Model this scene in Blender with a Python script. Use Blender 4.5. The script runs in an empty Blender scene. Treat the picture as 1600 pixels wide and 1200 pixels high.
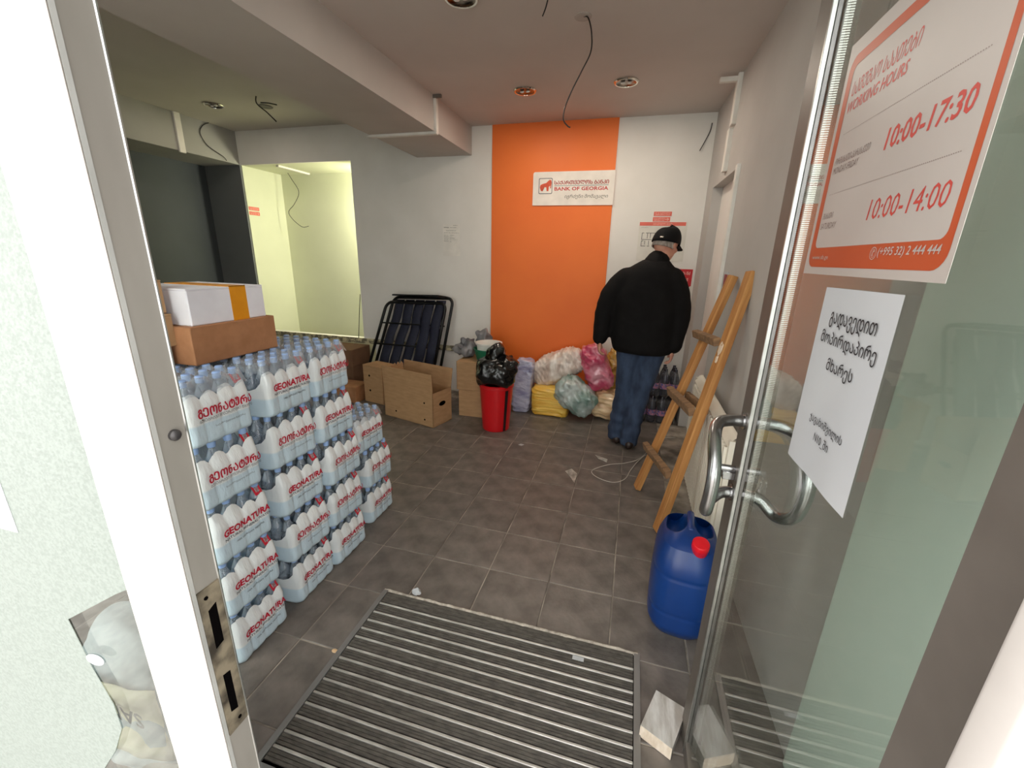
import bpy, bmesh, math, random
from mathutils import Vector, Matrix, noise, Euler
random.seed(7)
sc = bpy.context.scene
COL = sc.collection
PI = math.pi

# ------------------------------------------------------------------ camera, world, lights, exposure
cd = bpy.data.cameras.new('camera'); cam = bpy.data.objects.new('camera', cd); COL.objects.link(cam); sc.camera = cam
cd.sensor_fit = 'HORIZONTAL'; cd.sensor_width = 36.0; cd.lens = 655.623 / 1600 * 36.0; cd.clip_start = 0.01; cd.clip_end = 200
yw, pt, rl = 0.268597691, 0.292695519, 0.0251160411
fw0 = Vector((-math.sin(yw), math.cos(yw), 0)); rt0 = Vector((math.cos(yw), math.sin(yw), 0)); up0 = Vector((0, 0, 1))
FWD = fw0 * math.cos(pt) - up0 * math.sin(pt); u2 = up0 * math.cos(pt) + fw0 * math.sin(pt)
RGT = rt0 * math.cos(rl) + u2 * math.sin(rl); UPV = u2 * math.cos(rl) - rt0 * math.sin(rl)
R = Matrix((RGT, UPV, -FWD)).transposed()
cam.matrix_world = Matrix.Translation((0, 0, 1.5)) @ R.to_4x4()

w = bpy.data.worlds.new('overcast_sky'); sc.world = w; w.use_nodes = True
wb = w.node_tree.nodes['Background']
wb.inputs['Color'].default_value = (1.0, 0.985, 0.965, 1); wb.inputs['Strength'].default_value = 4.9
sc.view_settings.view_transform = 'Standard'; sc.view_settings.look = 'None'
sc.view_settings.gamma = 1.0; sc.view_settings.use_curve_mapping = False
sc.view_settings.exposure = 0.0

def area(name, loc, rot, sx, sy, power, col):
    l = bpy.data.lights.new(name, 'AREA'); l.shape = 'RECTANGLE'; l.size = sx; l.size_y = sy; l.energy = power; l.color = col
    o = bpy.data.objects.new(name, l); COL.objects.link(o); o.location = loc; o.rotation_euler = rot
    return o
# fluorescent tube of the back room (hidden behind the back wall, right of the opening)
area('back_room_lamp', (-2.60, 4.64, 2.10), Vector((1.0, -.50, .60)).to_track_quat('Z', 'Y').to_euler(), 0.2, 0.1, 30, (1.0, 0.975, 0.78))

# ------------------------------------------------------------------ materials
def lin(r, g, b):
    f = lambda c: (c / 255 / 12.92) if c / 255 <= 0.04045 else ((c / 255 + 0.055) / 1.055) ** 2.4
    return (f(r), f(g), f(b), 1)
def mixc(a, b, t): return tuple(a[i] * (1 - t) + b[i] * t for i in range(3)) + (1,)
MATS = {}
def mat(name, c, rough=0.6, metal=0.0, c2=None, scale=8.0, bump=0.0, bscale=None, detail=4, coat=0.0, stretch=None, thr=(0.35, 0.65), rnd=0.0, spec=0.5, trans=0.0):
    m = bpy.data.materials.new(name); MATS[name] = m; m.use_nodes = True
    nt = m.node_tree; N = nt.nodes; L = nt.links; p = N['Principled BSDF']
    p.inputs['Roughness'].default_value = rough; p.inputs['Metallic'].default_value = metal
    p.inputs['Specular IOR Level'].default_value = spec
    if coat: p.inputs['Coat Weight'].default_value = coat; p.inputs['Coat Roughness'].default_value = 0.08
    if trans: p.inputs['Transmission Weight'].default_value = trans
    tc = N.new('ShaderNodeTexCoord'); vec = tc.outputs['Object']
    if stretch:
        mp = N.new('ShaderNodeMapping'); mp.inputs['Scale'].default_value = stretch; L.new(vec, mp.inputs[0]); vec = mp.outputs[0]
    nz = N.new('ShaderNodeTexNoise'); nz.inputs['Scale'].default_value = scale; nz.inputs['Detail'].default_value = detail; L.new(vec, nz.inputs['Vector'])
    rp = N.new('ShaderNodeValToRGB'); rp.color_ramp.elements[0].position, rp.color_ramp.elements[1].position = thr
    rp.color_ramp.elements[0].color = c; rp.color_ramp.elements[1].color = c2 or mixc(c, (0, 0, 0, 1), 0.12)
    L.new(nz.outputs['Fac'], rp.inputs[0]); out = rp.outputs[0]
    if rnd:
        oi = N.new('ShaderNodeObjectInfo'); mr = N.new('ShaderNodeMapRange'); mr.inputs[3].default_value = 1 - rnd; mr.inputs[4].default_value = 1 + rnd
        L.new(oi.outputs['Random'], mr.inputs[0])
        hs = N.new('ShaderNodeHueSaturation'); L.new(mr.outputs[0], hs.inputs['Value']); L.new(out, hs.inputs['Color']); out = hs.outputs[0]
    L.new(out, p.inputs['Base Color'])
    if bump:
        bn = N.new('ShaderNodeTexNoise'); bn.inputs['Scale'].default_value = bscale or scale * 4; bn.inputs['Detail'].default_value = 5; L.new(vec, bn.inputs['Vector'])
        bp = N.new('ShaderNodeBump'); bp.inputs['Strength'].default_value = bump; bp.inputs['Distance'].default_value = 0.01
        L.new(bn.outputs['Fac'], bp.inputs['Height']); L.new(bp.outputs[0], p.inputs['Normal'])
    return m
def clear(name, tint, refl=0.08, haze=0.0, hazecol=(0.8, 0.85, 0.9, 1), rough=0.02, fres=True):
    # thin clear sheet: transparent + mirror by Fresnel, optional milky diffuse share
    m = bpy.data.materials.new(name); MATS[name] = m; m.use_nodes = True
    nt = m.node_tree; N = nt.nodes; L = nt.links; N.remove(N['Principled BSDF']); out = N['Material Output']
    t = N.new('ShaderNodeBsdfTransparent'); t.inputs[0].default_value = tint
    g = N.new('ShaderNodeBsdfGlossy'); g.inputs['Roughness'].default_value = rough; g.inputs[0].default_value = (1, 1, 1, 1)
    mx = N.new('ShaderNodeMixShader')
    if fres:
        # Schlick reflectance from the facing angle (same from either side of the sheet)
        f = N.new('ShaderNodeLayerWeight'); f.inputs['Blend'].default_value = 0.5
        p5 = N.new('ShaderNodeMath'); p5.operation = 'POWER'; p5.inputs[1].default_value = 5.0; L.new(f.outputs['Facing'], p5.inputs[0])
        ma = N.new('ShaderNodeMath'); ma.operation = 'MULTIPLY_ADD'; ma.inputs[1].default_value = 0.95; ma.inputs[2].default_value = 0.045
        L.new(p5.outputs[0], ma.inputs[0]); L.new(ma.outputs[0], mx.inputs[0])
    else: mx.inputs[0].default_value = refl
    last = t.outputs[0]
    if haze:
        d = N.new('ShaderNodeBsdfDiffuse'); d.inputs[0].default_value = hazecol
        nz = N.new('ShaderNodeTexNoise'); nz.inputs['Scale'].default_value = 30
        tc = N.new('ShaderNodeTexCoord'); L.new(tc.outputs['Object'], nz.inputs['Vector'])
        mr = N.new('ShaderNodeMapRange'); mr.inputs[1].default_value = 0.3; mr.inputs[2].default_value = 0.7; mr.inputs[3].default_value = haze * 0.6; mr.inputs[4].default_value = min(1, haze * 1.4)
        L.new(nz.outputs['Fac'], mr.inputs[0])
        m2 = N.new('ShaderNodeMixShader'); L.new(mr.outputs[0], m2.inputs[0]); L.new(last, m2.inputs[1]); L.new(d.outputs[0], m2.inputs[2]); last = m2.outputs[0]
    L.new(last, mx.inputs[1]); L.new(g.outputs[0], mx.inputs[2]); L.new(mx.outputs[0], out.inputs[0])
    return m

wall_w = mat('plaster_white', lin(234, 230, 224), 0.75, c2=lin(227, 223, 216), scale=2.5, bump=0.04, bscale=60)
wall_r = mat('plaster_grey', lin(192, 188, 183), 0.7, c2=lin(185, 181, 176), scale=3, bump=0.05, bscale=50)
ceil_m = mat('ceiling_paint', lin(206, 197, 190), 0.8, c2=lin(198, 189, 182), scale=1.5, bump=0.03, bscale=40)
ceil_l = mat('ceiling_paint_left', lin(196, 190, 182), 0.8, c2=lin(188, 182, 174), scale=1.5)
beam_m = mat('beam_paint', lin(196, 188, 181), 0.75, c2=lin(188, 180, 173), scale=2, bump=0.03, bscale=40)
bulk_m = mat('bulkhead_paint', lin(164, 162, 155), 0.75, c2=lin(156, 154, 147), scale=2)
dark_w = mat('dark_grey_wall_paint', lin(66, 71, 74), 0.6, c2=lin(61, 66, 69), scale=2)
dark_b = mat('dark_grey_back_paint', lin(112, 114, 114), 0.6, c2=lin(106, 108, 108), scale=2)
alc_w = mat('back_room_paint', lin(222, 224, 196), 0.75, c2=lin(216, 218, 190), scale=2)
orange_p = mat('orange_paint', lin(242, 120, 42), 0.55, c2=lin(237, 114, 39), scale=2)
tile_m = mat('slate_tile', lin(122, 114, 107), 0.42, c2=lin(92, 86, 80), scale=9, bump=0.12, bscale=60, detail=8, rnd=0.07)
grout_m = mat('grout', lin(182, 172, 158), 0.9, c2=lin(104, 97, 88), scale=6)
alum = mat('aluminium', lin(200, 200, 198), 0.32, 1.0, c2=lin(180, 180, 178), scale=20)
alum_d = mat('brown_grey_anodised_metal', lin(112, 105, 98), 0.45, 0.3, c2=lin(104, 97, 90), scale=12)
steel = mat('brushed_steel', lin(190, 190, 190), 0.25, 1.0, c2=lin(170, 170, 172), scale=60, stretch=(1, 1, 0.1))
chrome = mat('chrome', lin(225, 222, 215), 0.08, 1.0, c2=lin(210, 208, 200), scale=30)
frame_w = mat('white_frame_paint', lin(190, 184, 179), 0.45, c2=lin(183, 177, 172), scale=14, bump=0.02)
frame_g = mat('grey_frame_return', lin(128, 124, 117), 0.4, 0.25, c2=lin(112, 108, 101), scale=10, stretch=(1, 1, 0.3))
gasket = mat('grey_gasket', lin(138, 138, 134), 0.7, c2=lin(124, 124, 120), scale=10)
rusty = mat('grimy_strike_metal', lin(124, 114, 96), 0.5, 0.4, c2=lin(50, 44, 36), scale=45, detail=8)
black_h = mat('dark_hole', lin(7, 6, 6), 0.95, spec=0.0)
screw_m = mat('dark_screw', lin(62, 60, 60), 0.4, 0.5)
sign_w = mat('sign_white_print', lin(180, 173, 167), 0.4, c2=lin(175, 168, 162), scale=6)
sign_o = mat('sign_orange_print', lin(178, 77, 42), 0.4, c2=lin(172, 73, 40), scale=6)
sign_r = mat('sign_red_print', lin(190, 66, 58), 0.4, c2=lin(182, 60, 54), scale=6)
sign_g = mat('sign_grey_print', lin(120, 100, 94), 0.5)
paper_m = mat('white_paper', lin(190, 192, 194), 0.8, c2=lin(184, 186, 189), scale=4)
ink = mat('black_ink', lin(38, 36, 40), 0.7)
card = mat('cardboard', lin(182, 144, 104), 0.85, c2=lin(170, 132, 94), scale=10, stretch=(1, 1, 4), bump=0.05, rnd=0.05)
card_r = mat('reddish_cardboard', lin(176, 124, 86), 0.8, c2=lin(158, 108, 72), scale=14, rnd=0.05)
card_d = mat('dark_brown_cardboard', lin(118, 84, 60), 0.85, c2=lin(108, 76, 54), scale=8)
card_w = mat('white_cardboard', lin(244, 243, 250), 0.6, c2=lin(228, 226, 233), scale=5)
tape_m = mat('orange_tape', lin(236, 158, 30), 0.35, c2=lin(224, 146, 22), scale=20)
navy = mat('navy_fabric', lin(26, 30, 52), 0.7, c2=lin(20, 23, 42), scale=40, bump=0.1)
blackm = mat('black_metal', lin(24, 24, 25), 0.4, 0.3)
red_p = mat('red_plastic', lin(214, 20, 30), 0.3, c2=lin(206, 17, 27), scale=3, coat=0.2)
red_p2 = mat('black_stripe', lin(30, 22, 24), 0.4)
bag_k = mat('black_polythene', lin(16, 16, 17), 0.16, c2=lin(11, 11, 12), scale=6, bump=0.5, bscale=22, coat=0.4)
green_p = mat('green_plastic', lin(20, 118, 84), 0.4)
white_p = mat('white_plastic', lin(236, 232, 224), 0.4)
grey_bag = mat('grey_polythene', lin(140, 138, 140), 0.35, c2=lin(84, 82, 86), scale=9, bump=0.5, bscale=18)
denim = mat('blue_denim', lin(58, 74, 100), 0.85, c2=lin(38, 50, 72), scale=16, bump=0.15, bscale=90, stretch=(1, 1, 0.4))
blackcloth = mat('black_jacket_cloth', lin(19, 17, 17), 0.85, c2=lin(14, 12, 12), scale=12, bump=0.25, bscale=14, spec=0.2)
capcloth = mat('black_cap_cloth', lin(15, 14, 16), 0.8, spec=0.2)
skin = mat('skin', lin(212, 158, 134), 0.55, c2=lin(200, 138, 116), scale=18)
hair_m = mat('grey_hair', lin(172, 160, 150), 0.7, c2=lin(122, 112, 104), scale=60, stretch=(1, 1, 0.25))
shoe_m = mat('dark_brown_leather', lin(46, 32, 26), 0.4)
wood = mat('pine_wood', lin(196, 142, 82), 0.6, c2=lin(166, 110, 58), scale=5, stretch=(9, 9, 0.7), detail=6, bump=0.04)
wood_e = mat('worn_grey_wood', lin(150, 116, 82), 0.75, c2=lin(112, 86, 62), scale=6, stretch=(6, 1, 6), bump=0.08)
plaster_s = mat('plaster_splash', lin(228, 206, 182), 0.9)
jer_b = mat('blue_plastic', lin(10, 54, 118), 0.34, c2=lin(8, 47, 108), scale=5, bump=0.03)
cap_r = mat('red_cap_plastic', lin(224, 22, 36), 0.35)
rad_w = mat('radiator_enamel', lin(238, 230, 214), 0.45, c2=lin(230, 222, 206), scale=8)
rib_w = mat('mat_rail_aluminium', lin(196, 193, 186), 0.45, 0.35, c2=lin(158, 154, 146), scale=24, stretch=(0.6, 4, 4))
carpet_m = mat('mat_grey_carpet', lin(98, 93, 86), 0.95, c2=lin(76, 72, 67), scale=50, stretch=(0.6, 2.0, 2.0), bump=0.5, bscale=260)
mat_fr = mat('mat_frame_metal', lin(140, 138, 135), 0.4, 0.5)
mortar_m = mat('rough_mortar', lin(196, 186, 172), 0.95, c2=lin(150, 140, 128), scale=40, bump=0.6, bscale=120)
block_m = mat('painted_wood_block', lin(206, 204, 200), 0.8, c2=lin(166, 160, 152), scale=14, stretch=(3, 0.6, 1), bump=0.15, bscale=60)
block_e = mat('raw_block_end', lin(224, 212, 196), 0.8, c2=lin(200, 182, 160), scale=20, stretch=(1, 6, 1))
wire_k = mat('black_wire', lin(26, 24, 24), 0.5)
wire_w = mat('white_cable', lin(196, 190, 180), 0.5)
trunk_m = mat('white_trunking', lin(230, 226, 218), 0.45, c2=lin(222, 217, 208), scale=10)
pale_m = mat('pale_green_plaster', lin(214, 226, 214), 0.55, c2=lin(206, 219, 207), scale=2)
pave = mat('pavement_concrete', lin(178, 174, 168), 0.9, c2=lin(150, 146, 140), scale=30)
exit_r = mat('coral_sticker', lin(232, 110, 92), 0.5)
exit_l = mat('coral_sticker_print', lin(248, 190, 176), 0.5)
fire_r = mat('red_sign_print', lin(206, 30, 40), 0.5)
film_c = mat('purple_blue_film', lin(204, 208, 228), 0.25, c2=lin(150, 152, 190), scale=9, bump=0.6, bscale=26, stretch=(1, 1, 2.2), coat=0.5)
bag_wh = mat('white_sponge_pack', lin(244, 234, 224), 0.35, c2=lin(206, 186, 172), scale=6, bump=0.8, bscale=12, stretch=(3.2, 1, 1), coat=0.6)
bag_ye = mat('yellow_sponge_pack', lin(252, 212, 96), 0.4, c2=lin(238, 178, 54), scale=7, bump=0.9, bscale=12, stretch=(0.6, 1, 5), coat=0.5)
bag_gr = mat('grey_green_film_pack', lin(196, 206, 202), 0.3, c2=lin(96, 130, 118), scale=7, bump=0.9, bscale=16, coat=0.7)
bag_pk = mat('pink_film_pack', lin(196, 66, 100), 0.3, c2=lin(232, 170, 180), scale=6, bump=0.8, bscale=16, stretch=(1, 1, 1.4), coat=0.7, thr=(0.45, 0.72))
bag_tn = mat('cream_film_pack', lin(236, 206, 160), 0.35, c2=lin(208, 164, 120), scale=6, bump=0.9, bscale=13, stretch=(0.8, 1, 4), coat=0.6)
bag_gd = mat('gold_film_pack', lin(214, 170, 76), 0.3, c2=lin(160, 116, 44), scale=9, bump=0.9, bscale=18, coat=0.6)
sack_m = mat('grey_sack', lin(176, 184, 190), 0.6, c2=lin(138, 146, 152), scale=5, bump=0.5, bscale=12)
sack_y = mat('cream_sack_print', lin(214, 206, 180), 0.6)
rock_m = mat('rough_grey_stone', lin(196, 198, 192), 0.9, c2=lin(160, 160, 152), scale=12, bump=0.6, bscale=30)
capblue = mat('light_blue_cap', lin(150, 180, 226), 0.4)
badge_m = mat('red_badge', lin(206, 30, 52), 0.4)
textred = mat('crimson_print', lin(196, 22, 52), 0.45)
textgrey = mat('slate_print', lin(70, 84, 96), 0.5)
cola_b = mat('dark_blue_bottle', lin(16, 22, 52), 0.15, c2=lin(10, 12, 34), scale=10, coat=0.6)
cola_l = mat('pink_blue_bottle_print', lin(196, 120, 150), 0.4, c2=lin(70, 84, 160), scale=60, thr=(0.45, 0.55))
glass_m = clear('door_glass', (0.86, 0.885, 0.87, 1))
glass_w = clear('window_glass', (0.90, 0.93, 0.91, 1))
shrink = clear('clear_shrink_film', (0.90, 0.92, 0.94, 1), haze=0.22, rough=0.12)
wrap_m = clear('thin_clear_wrap', (0.94, 0.95, 0.96, 1), haze=0.05, rough=0.1)
bottle_m = clear('clear_pet_bottle', (0.74, 0.79, 0.84, 1), haze=0.30, hazecol=lin(196, 208, 220), rough=0.08)

# white printed shrink film: pale white band above, bluish below
def film_mat():
    m = mat('white_blue_shrink_film', lin(238, 241, 241), 0.32, c2=lin(230, 234, 235), scale=9, bump=0.6, bscale=20, stretch=(1, 2.6, 0.7), coat=0.25)
    nt = m.node_tree; N = nt.nodes; L = nt.links; p = N['Principled BSDF']
    src = p.inputs['Base Color'].links[0].from_socket
    tc = N.new('ShaderNodeTexCoord'); sx = N.new('ShaderNodeSeparateXYZ'); L.new(tc.outputs['Object'], sx.inputs[0])
    mr = N.new('ShaderNodeMapRange'); mr.inputs[1].default_value = 0.070; mr.inputs[2].default_value = 0.078; L.new(sx.outputs['Z'], mr.inputs[0])
    mx = N.new('ShaderNodeMix'); mx.data_type = 'RGBA'; mx.inputs['A'].default_value = lin(200, 219, 230)
    L.new(mr.outputs[0], mx.inputs['Factor']); L.new(src, mx.inputs['B']); L.new(mx.outputs['Result'], p.inputs['Base Color'])
    return m
film_m = film_mat()
def frosted_mat():
    m = mat('frosted_window_film', lin(128, 136, 130), 0.6, c2=lin(118, 126, 120), scale=240, thr=(0.42, 0.6), detail=6, bump=0.15, bscale=260)
    return m
frost_m = frosted_mat()
def dots_mat():
    m = mat('perforated_spacer', lin(214, 212, 208), 0.28, 0.9)
    nt = m.node_tree; N = nt.nodes; L = nt.links; p = N['Principled BSDF']
    tc = N.new('ShaderNodeTexCoord'); mp = N.new('ShaderNodeMapping'); mp.inputs['Scale'].default_value = (1, 250, 250); L.new(tc.outputs['Object'], mp.inputs[0])
    vo = N.new('ShaderNodeTexVoronoi'); vo.inputs['Randomness'].default_value = 0; vo.inputs['Scale'].default_value = 1; L.new(mp.outputs[0], vo.inputs['Vector'])
    rp = N.new('ShaderNodeValToRGB'); rp.color_ramp.elements[0].position = 0.28; rp.color_ramp.elements[0].color = lin(80, 76, 72)
    rp.color_ramp.elements[1].position = 0.36; rp.color_ramp.elements[1].color = lin(216, 213, 208)
    L.new(vo.outputs['Distance'], rp.inputs[0]); L.new(rp.outputs[0], p.inputs['Base Color'])
    return m
spacer_m = dots_mat()

# ------------------------------------------------------------------ object helpers
def MW(o):
    if o is None: return Matrix.Identity(4)
    return MW(o.parent) @ Matrix.LocRotScale(o.location, o.rotation_euler, o.scale)
def tag(o, label=None, cat=None, group=None, kind=None):
    if label: o['label'] = label
    if cat: o['category'] = cat
    if group: o['group'] = group
    if kind: o['kind'] = kind
    return o
def thing(name, label, cat, loc=(0, 0, 0), rz=0.0, group=None, kind=None):
    o = bpy.data.objects.new(name, None); COL.objects.link(o); o.location = loc; o.rotation_euler = (0, 0, rz)
    o.empty_display_size = 0.05
    return tag(o, label, cat, group, kind)
def copy_tree(o, parent=None):
    c = o.copy(); COL.objects.link(c)
    if parent is not None: c.parent = parent
    for ch in list(o.children): copy_tree(ch, c)
    return c

class MB:
    def __init__(s): s.v = []; s.f = []
    def add(s, vs, fs, M=None):
        b = len(s.v)
        s.v += [tuple(M @ Vector(p)) if M else tuple(p) for p in vs]
        s.f += [tuple(i + b for i in f) for f in fs]
        return s
    def hexa(s, p, M=None):  # p: 4 bottom (ccw from above), 4 top
        return s.add(p, [(3, 2, 1, 0), (4, 5, 6, 7), (0, 1, 5, 4), (1, 2, 6, 5), (2, 3, 7, 6), (3, 0, 4, 7)], M)
    def box(s, x0, x1, y0, y1, z0, z1, M=None):
        return s.hexa([(x0, y0, z0), (x1, y0, z0), (x1, y1, z0), (x0, y1, z0), (x0, y0, z1), (x1, y0, z1), (x1, y1, z1), (x0, y1, z1)], M)
    def rbox(s, x0, x1, y0, y1, z0, z1, r, seg=2, M=None):
        bm = bmesh.new(); q = MB().box(x0, x1, y0, y1, z0, z1)
        vs = [bm.verts.new(p) for p in q.v]
        for f in q.f: bm.faces.new([vs[i] for i in f])
        bmesh.ops.bevel(bm, geom=bm.edges[:], offset=r, segments=seg, affect='EDGES', profile=0.5)
        bm.verts.index_update()
        s.add([v.co[:] for v in bm.verts], [[v.index for v in f.verts] for f in bm.faces], M); bm.free(); return s
    def grid(s, fn, nu, nv, cu=False, cv=False, M=None):
        vs = [fn(i / (nu if cu else nu - 1), j / (nv if cv else nv - 1)) for j in range(nv) for i in range(nu)]
        fs = []
        for j in range(nv if cv else nv - 1):
            for i in range(nu if cu else nu - 1):
                i2 = (i + 1) % nu; j2 = (j + 1) % nv
                fs.append((j * nu + i, j * nu + i2, j2 * nu + i2, j2 * nu + i))
        return s.add(vs, fs, M)
    def tube(s, pts, r, n=8, caps=True, closed=False, M=None):
        pts = [Vector(p) for p in pts]; k = len(pts); rr = r if isinstance(r, (list, tuple)) else [r] * k
        vs = []; prev = None
        for i, p in enumerate(pts):
            if closed: t = pts[(i + 1) % k] - pts[i - 1]
            else: t = pts[min(i + 1, k - 1)] - pts[max(i - 1, 0)]
            t = t.normalized() if t.length > 1e-9 else Vector((0, 0, 1))
            if prev is None:
                a = Vector((0, 0, 1)) if abs(t.z) < 0.9 else Vector((1, 0, 0)); n1 = t.cross(a).normalized()
            else: n1 = (prev - t * prev.dot(t)).normalized()
            prev = n1; n2 = t.cross(n1)
            for j in range(n):
                a = 2 * PI * j / n; vs.append(tuple(p + (n1 * math.cos(a) + n2 * math.sin(a)) * rr[i]))
        fs = []
        for i in range(k if closed else k - 1):
            for j in range(n):
                i2 = (i + 1) % k; fs.append((i * n + j, i * n + (j + 1) % n, i2 * n + (j + 1) % n, i2 * n + j))
        if caps and not closed: fs += [tuple(range(n - 1, -1, -1)), tuple((k - 1) * n + j for j in range(n))]
        return s.add(vs, fs, M)
    def lathe(s, prof, n=24, c=(0, 0, 0), M=None, cap=True):  # prof: (r,z)
        vs = []; k = len(prof)
        for r, z in prof:
            for j in range(n): a = 2 * PI * j / n; vs.append((c[0] + r * math.cos(a), c[1] + r * math.sin(a), c[2] + z))
        fs = [(i * n + j, i * n + (j + 1) % n, (i + 1) * n + (j + 1) % n, (i + 1) * n + j) for i in range(k - 1) for j in range(n)]
        if cap: fs += [tuple(range(n - 1, -1, -1)), tuple((k - 1) * n + j for j in range(n))]
        return s.add(vs, fs, M)
    def ell(s, c, r, n=16, m=10, M=None):
        def fn(u, v):
            a = 2 * PI * u; b = PI * (v - 0.5) * 0.998
            return (c[0] + r[0] * math.cos(a) * math.cos(b), c[1] + r[1] * math.sin(a) * math.cos(b), c[2] + r[2] * math.sin(b))
        k = len(s.v); s.grid(fn, n, m, cu=True)
        s.f += [tuple(k + j for j in range(n - 1, -1, -1)), tuple(k + (m - 1) * n + j for j in range(n))]
        if M: s.v[k:] = [tuple(M @ Vector(p)) for p in s.v[k:]]
        return s
    def prism(s, poly, a, b, axis='z'):  # poly: 2D points, extruded along axis from a to b
        n = len(poly)
        def P(p, h): return {'z': (p[0], p[1], h), 'y': (p[0], h, p[1]), 'x': (h, p[0], p[1])}[axis]
        return s.add([P(p, a) for p in poly] + [P(p, b) for p in poly],
                     [tuple(range(n - 1, -1, -1)), tuple(n + i for i in range(n))] + [(i, (i + 1) % n, n + (i + 1) % n, n + i) for i in range(n)])
    def mesh(s, name, m, smooth=False, inv=None):
        me = bpy.data.meshes.new(name)
        vs = [tuple(inv @ Vector(p)) for p in s.v] if inv is not None else s.v
        me.from_pydata(vs, [], s.f)
        bm = bmesh.new(); bm.from_mesh(me); bmesh.ops.recalc_face_normals(bm, faces=bm.faces); bm.to_mesh(me); bm.free()
        me.materials.append(m)
        if smooth:
            me.polygons.foreach_set('use_smooth', [True] * len(me.polygons))
            if smooth != 'all': me.set_sharp_from_angle(angle=math.radians(38))
        me.update(); return me
    def build(s, name, m, parent=None, smooth=False, label=None, cat=None, group=None, kind=None, local=False):
        inv = MW(parent).inverted() if (parent is not None and not local) else None
        o = bpy.data.objects.new(name, s.mesh(name, m, smooth, inv)); COL.objects.link(o)
        if parent is not None: o.parent = parent
        return tag(o, label, cat, group, kind)

_tc = {}
def text_mesh(body, bold=0.0, shear=0.0, space=1.0):
    k = (body, bold, shear, space)
    if k in _tc: return _tc[k]
    c = bpy.data.curves.new('t', 'FONT'); c.body = body; c.resolution_u = 2; c.offset = bold; c.shear = shear; c.space_character = space
    o = bpy.data.objects.new('t', c); COL.objects.link(o); bpy.context.view_layer.update()
    m = bpy.data.meshes.new_from_object(o.evaluated_get(bpy.context.evaluated_depsgraph_get()))
    vs = [tuple(v.co) for v in m.vertices]; fs = [tuple(p.vertices) for p in m.polygons]
    bpy.data.objects.remove(o); bpy.data.curves.remove(c); bpy.data.meshes.remove(m)
    xs = [v[0] for v in vs]; ys = [v[1] for v in vs]; x0, x1, y0, y1 = min(xs), max(xs), min(ys), max(ys)
    _tc[k] = ([((v[0] - x0) / (x1 - x0), (v[1] - y0) / (y1 - y0)) for v in vs], fs)
    return _tc[k]
def text_on(mb, body, o, xd, yd, wd, ht, bold=0.0, shear=0.0, warp=None, space=1.0):
    vs, fs = text_mesh(body, bold, shear, space); o = Vector(o); xd = Vector(xd); yd = Vector(yd)
    P = [o + xd * (u * wd) + yd * (v * ht) for u, v in vs]
    if warp: P = [warp(p) for p in P]
    return mb.add([tuple(p) for p in P], fs)

def line(name, m, parent, body, o, xd, yd, wd, ht, bold=0.0, shear=0.0):
    q = MB(); text_on(q, body, o, xd, yd, wd, ht, bold, shear); return q.build(name, m, parent, kind=None)
def wallx(y): return 0.62 - 0.0244 * (y - 0.9)   # the right wall runs slightly askew

# ------------------------------------------------------------------ SETTING
YB = 4.3; ZC = 2.70; ZL = 2.79
MB().box(-6, 3, -8, 0.249, -0.10, -0.006).build('pavement', pave, kind='structure')
# floor: grout bed with separate slate tiles
fl = MB().box(-5.05, 0.75, 0.245, 4.92, -0.06, -0.003).build('floor', grout_m, kind='structure')
tp, tq = 0.3018, 0.3035
def tile_mesh():
    a, b = tp / 2 - 0.0022, tq / 2 - 0.0022; c = 0.0025; z = 0.0
    vs = [(-a, -b, -0.02), (a, -b, -0.02), (a, b, -0.02), (-a, b, -0.02), (-a, -b, -0.002), (a, -b, -0.002), (a, b, -0.002), (-a, b, -0.002),
          (-a + c, -b + c, z), (a - c, -b + c, z), (a - c, b - c, z), (-a + c, b - c, z)]
    fs = [(0, 1, 5, 4), (1, 2, 6, 5), (2, 3, 7, 6), (3, 0, 4, 7), (4, 5, 9, 8), (5, 6, 10, 9), (6, 7, 11, 10), (7, 4, 8, 11), (8, 9, 10, 11)]
    q = MB(); q.add(vs, fs); return q.mesh('tile', tile_m)
tm = tile_mesh()
for i in range(-13, 6):
    for j in range(-5, 9):
        cx = -1.154 + (i + 0.5) * tp; cy = 1.663 + (j + 0.5) * tq
        if cy - tq / 2 < 0.26 or cy + tq / 2 > YB + 0.05: continue
        if cx + tp / 2 > wallx(cy) + 0.06 or cx - tp / 2 < -5.05: continue
        if -0.93 < cx - tp / 2 and cx + tp / 2 < 0.16 and 0.66 < cy - tq / 2 and cy + tq / 2 < 1.38: continue
        o = bpy.data.objects.new('tile', tm); COL.objects.link(o); o.parent = fl
        o.location = (cx + random.uniform(-.0006, .0006), cy + random.uniform(-.0006, .0006), random.uniform(-.0012, 0.0))
        o.rotation_euler = (random.uniform(-.002, .002), random.uniform(-.002, .002), random.uniform(-.002, .002) + (PI if random.random() < .5 else 0))
# ceiling
MB().box(-1.652, 0.80, 0.25, YB + 0.02, ZC, ZC + 0.1).build('ceiling', ceil_m, kind='structure')
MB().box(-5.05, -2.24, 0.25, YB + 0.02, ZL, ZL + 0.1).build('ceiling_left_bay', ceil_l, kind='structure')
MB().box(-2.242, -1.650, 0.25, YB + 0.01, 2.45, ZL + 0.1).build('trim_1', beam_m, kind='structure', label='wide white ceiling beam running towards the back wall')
MB().box(-5.05, -4.51, 0.25, YB + 0.01, 2.447, ZL + 0.1).build('trim_2', bulk_m, kind='structure', label='white bulkhead along the left wall under the ceiling')
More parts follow.
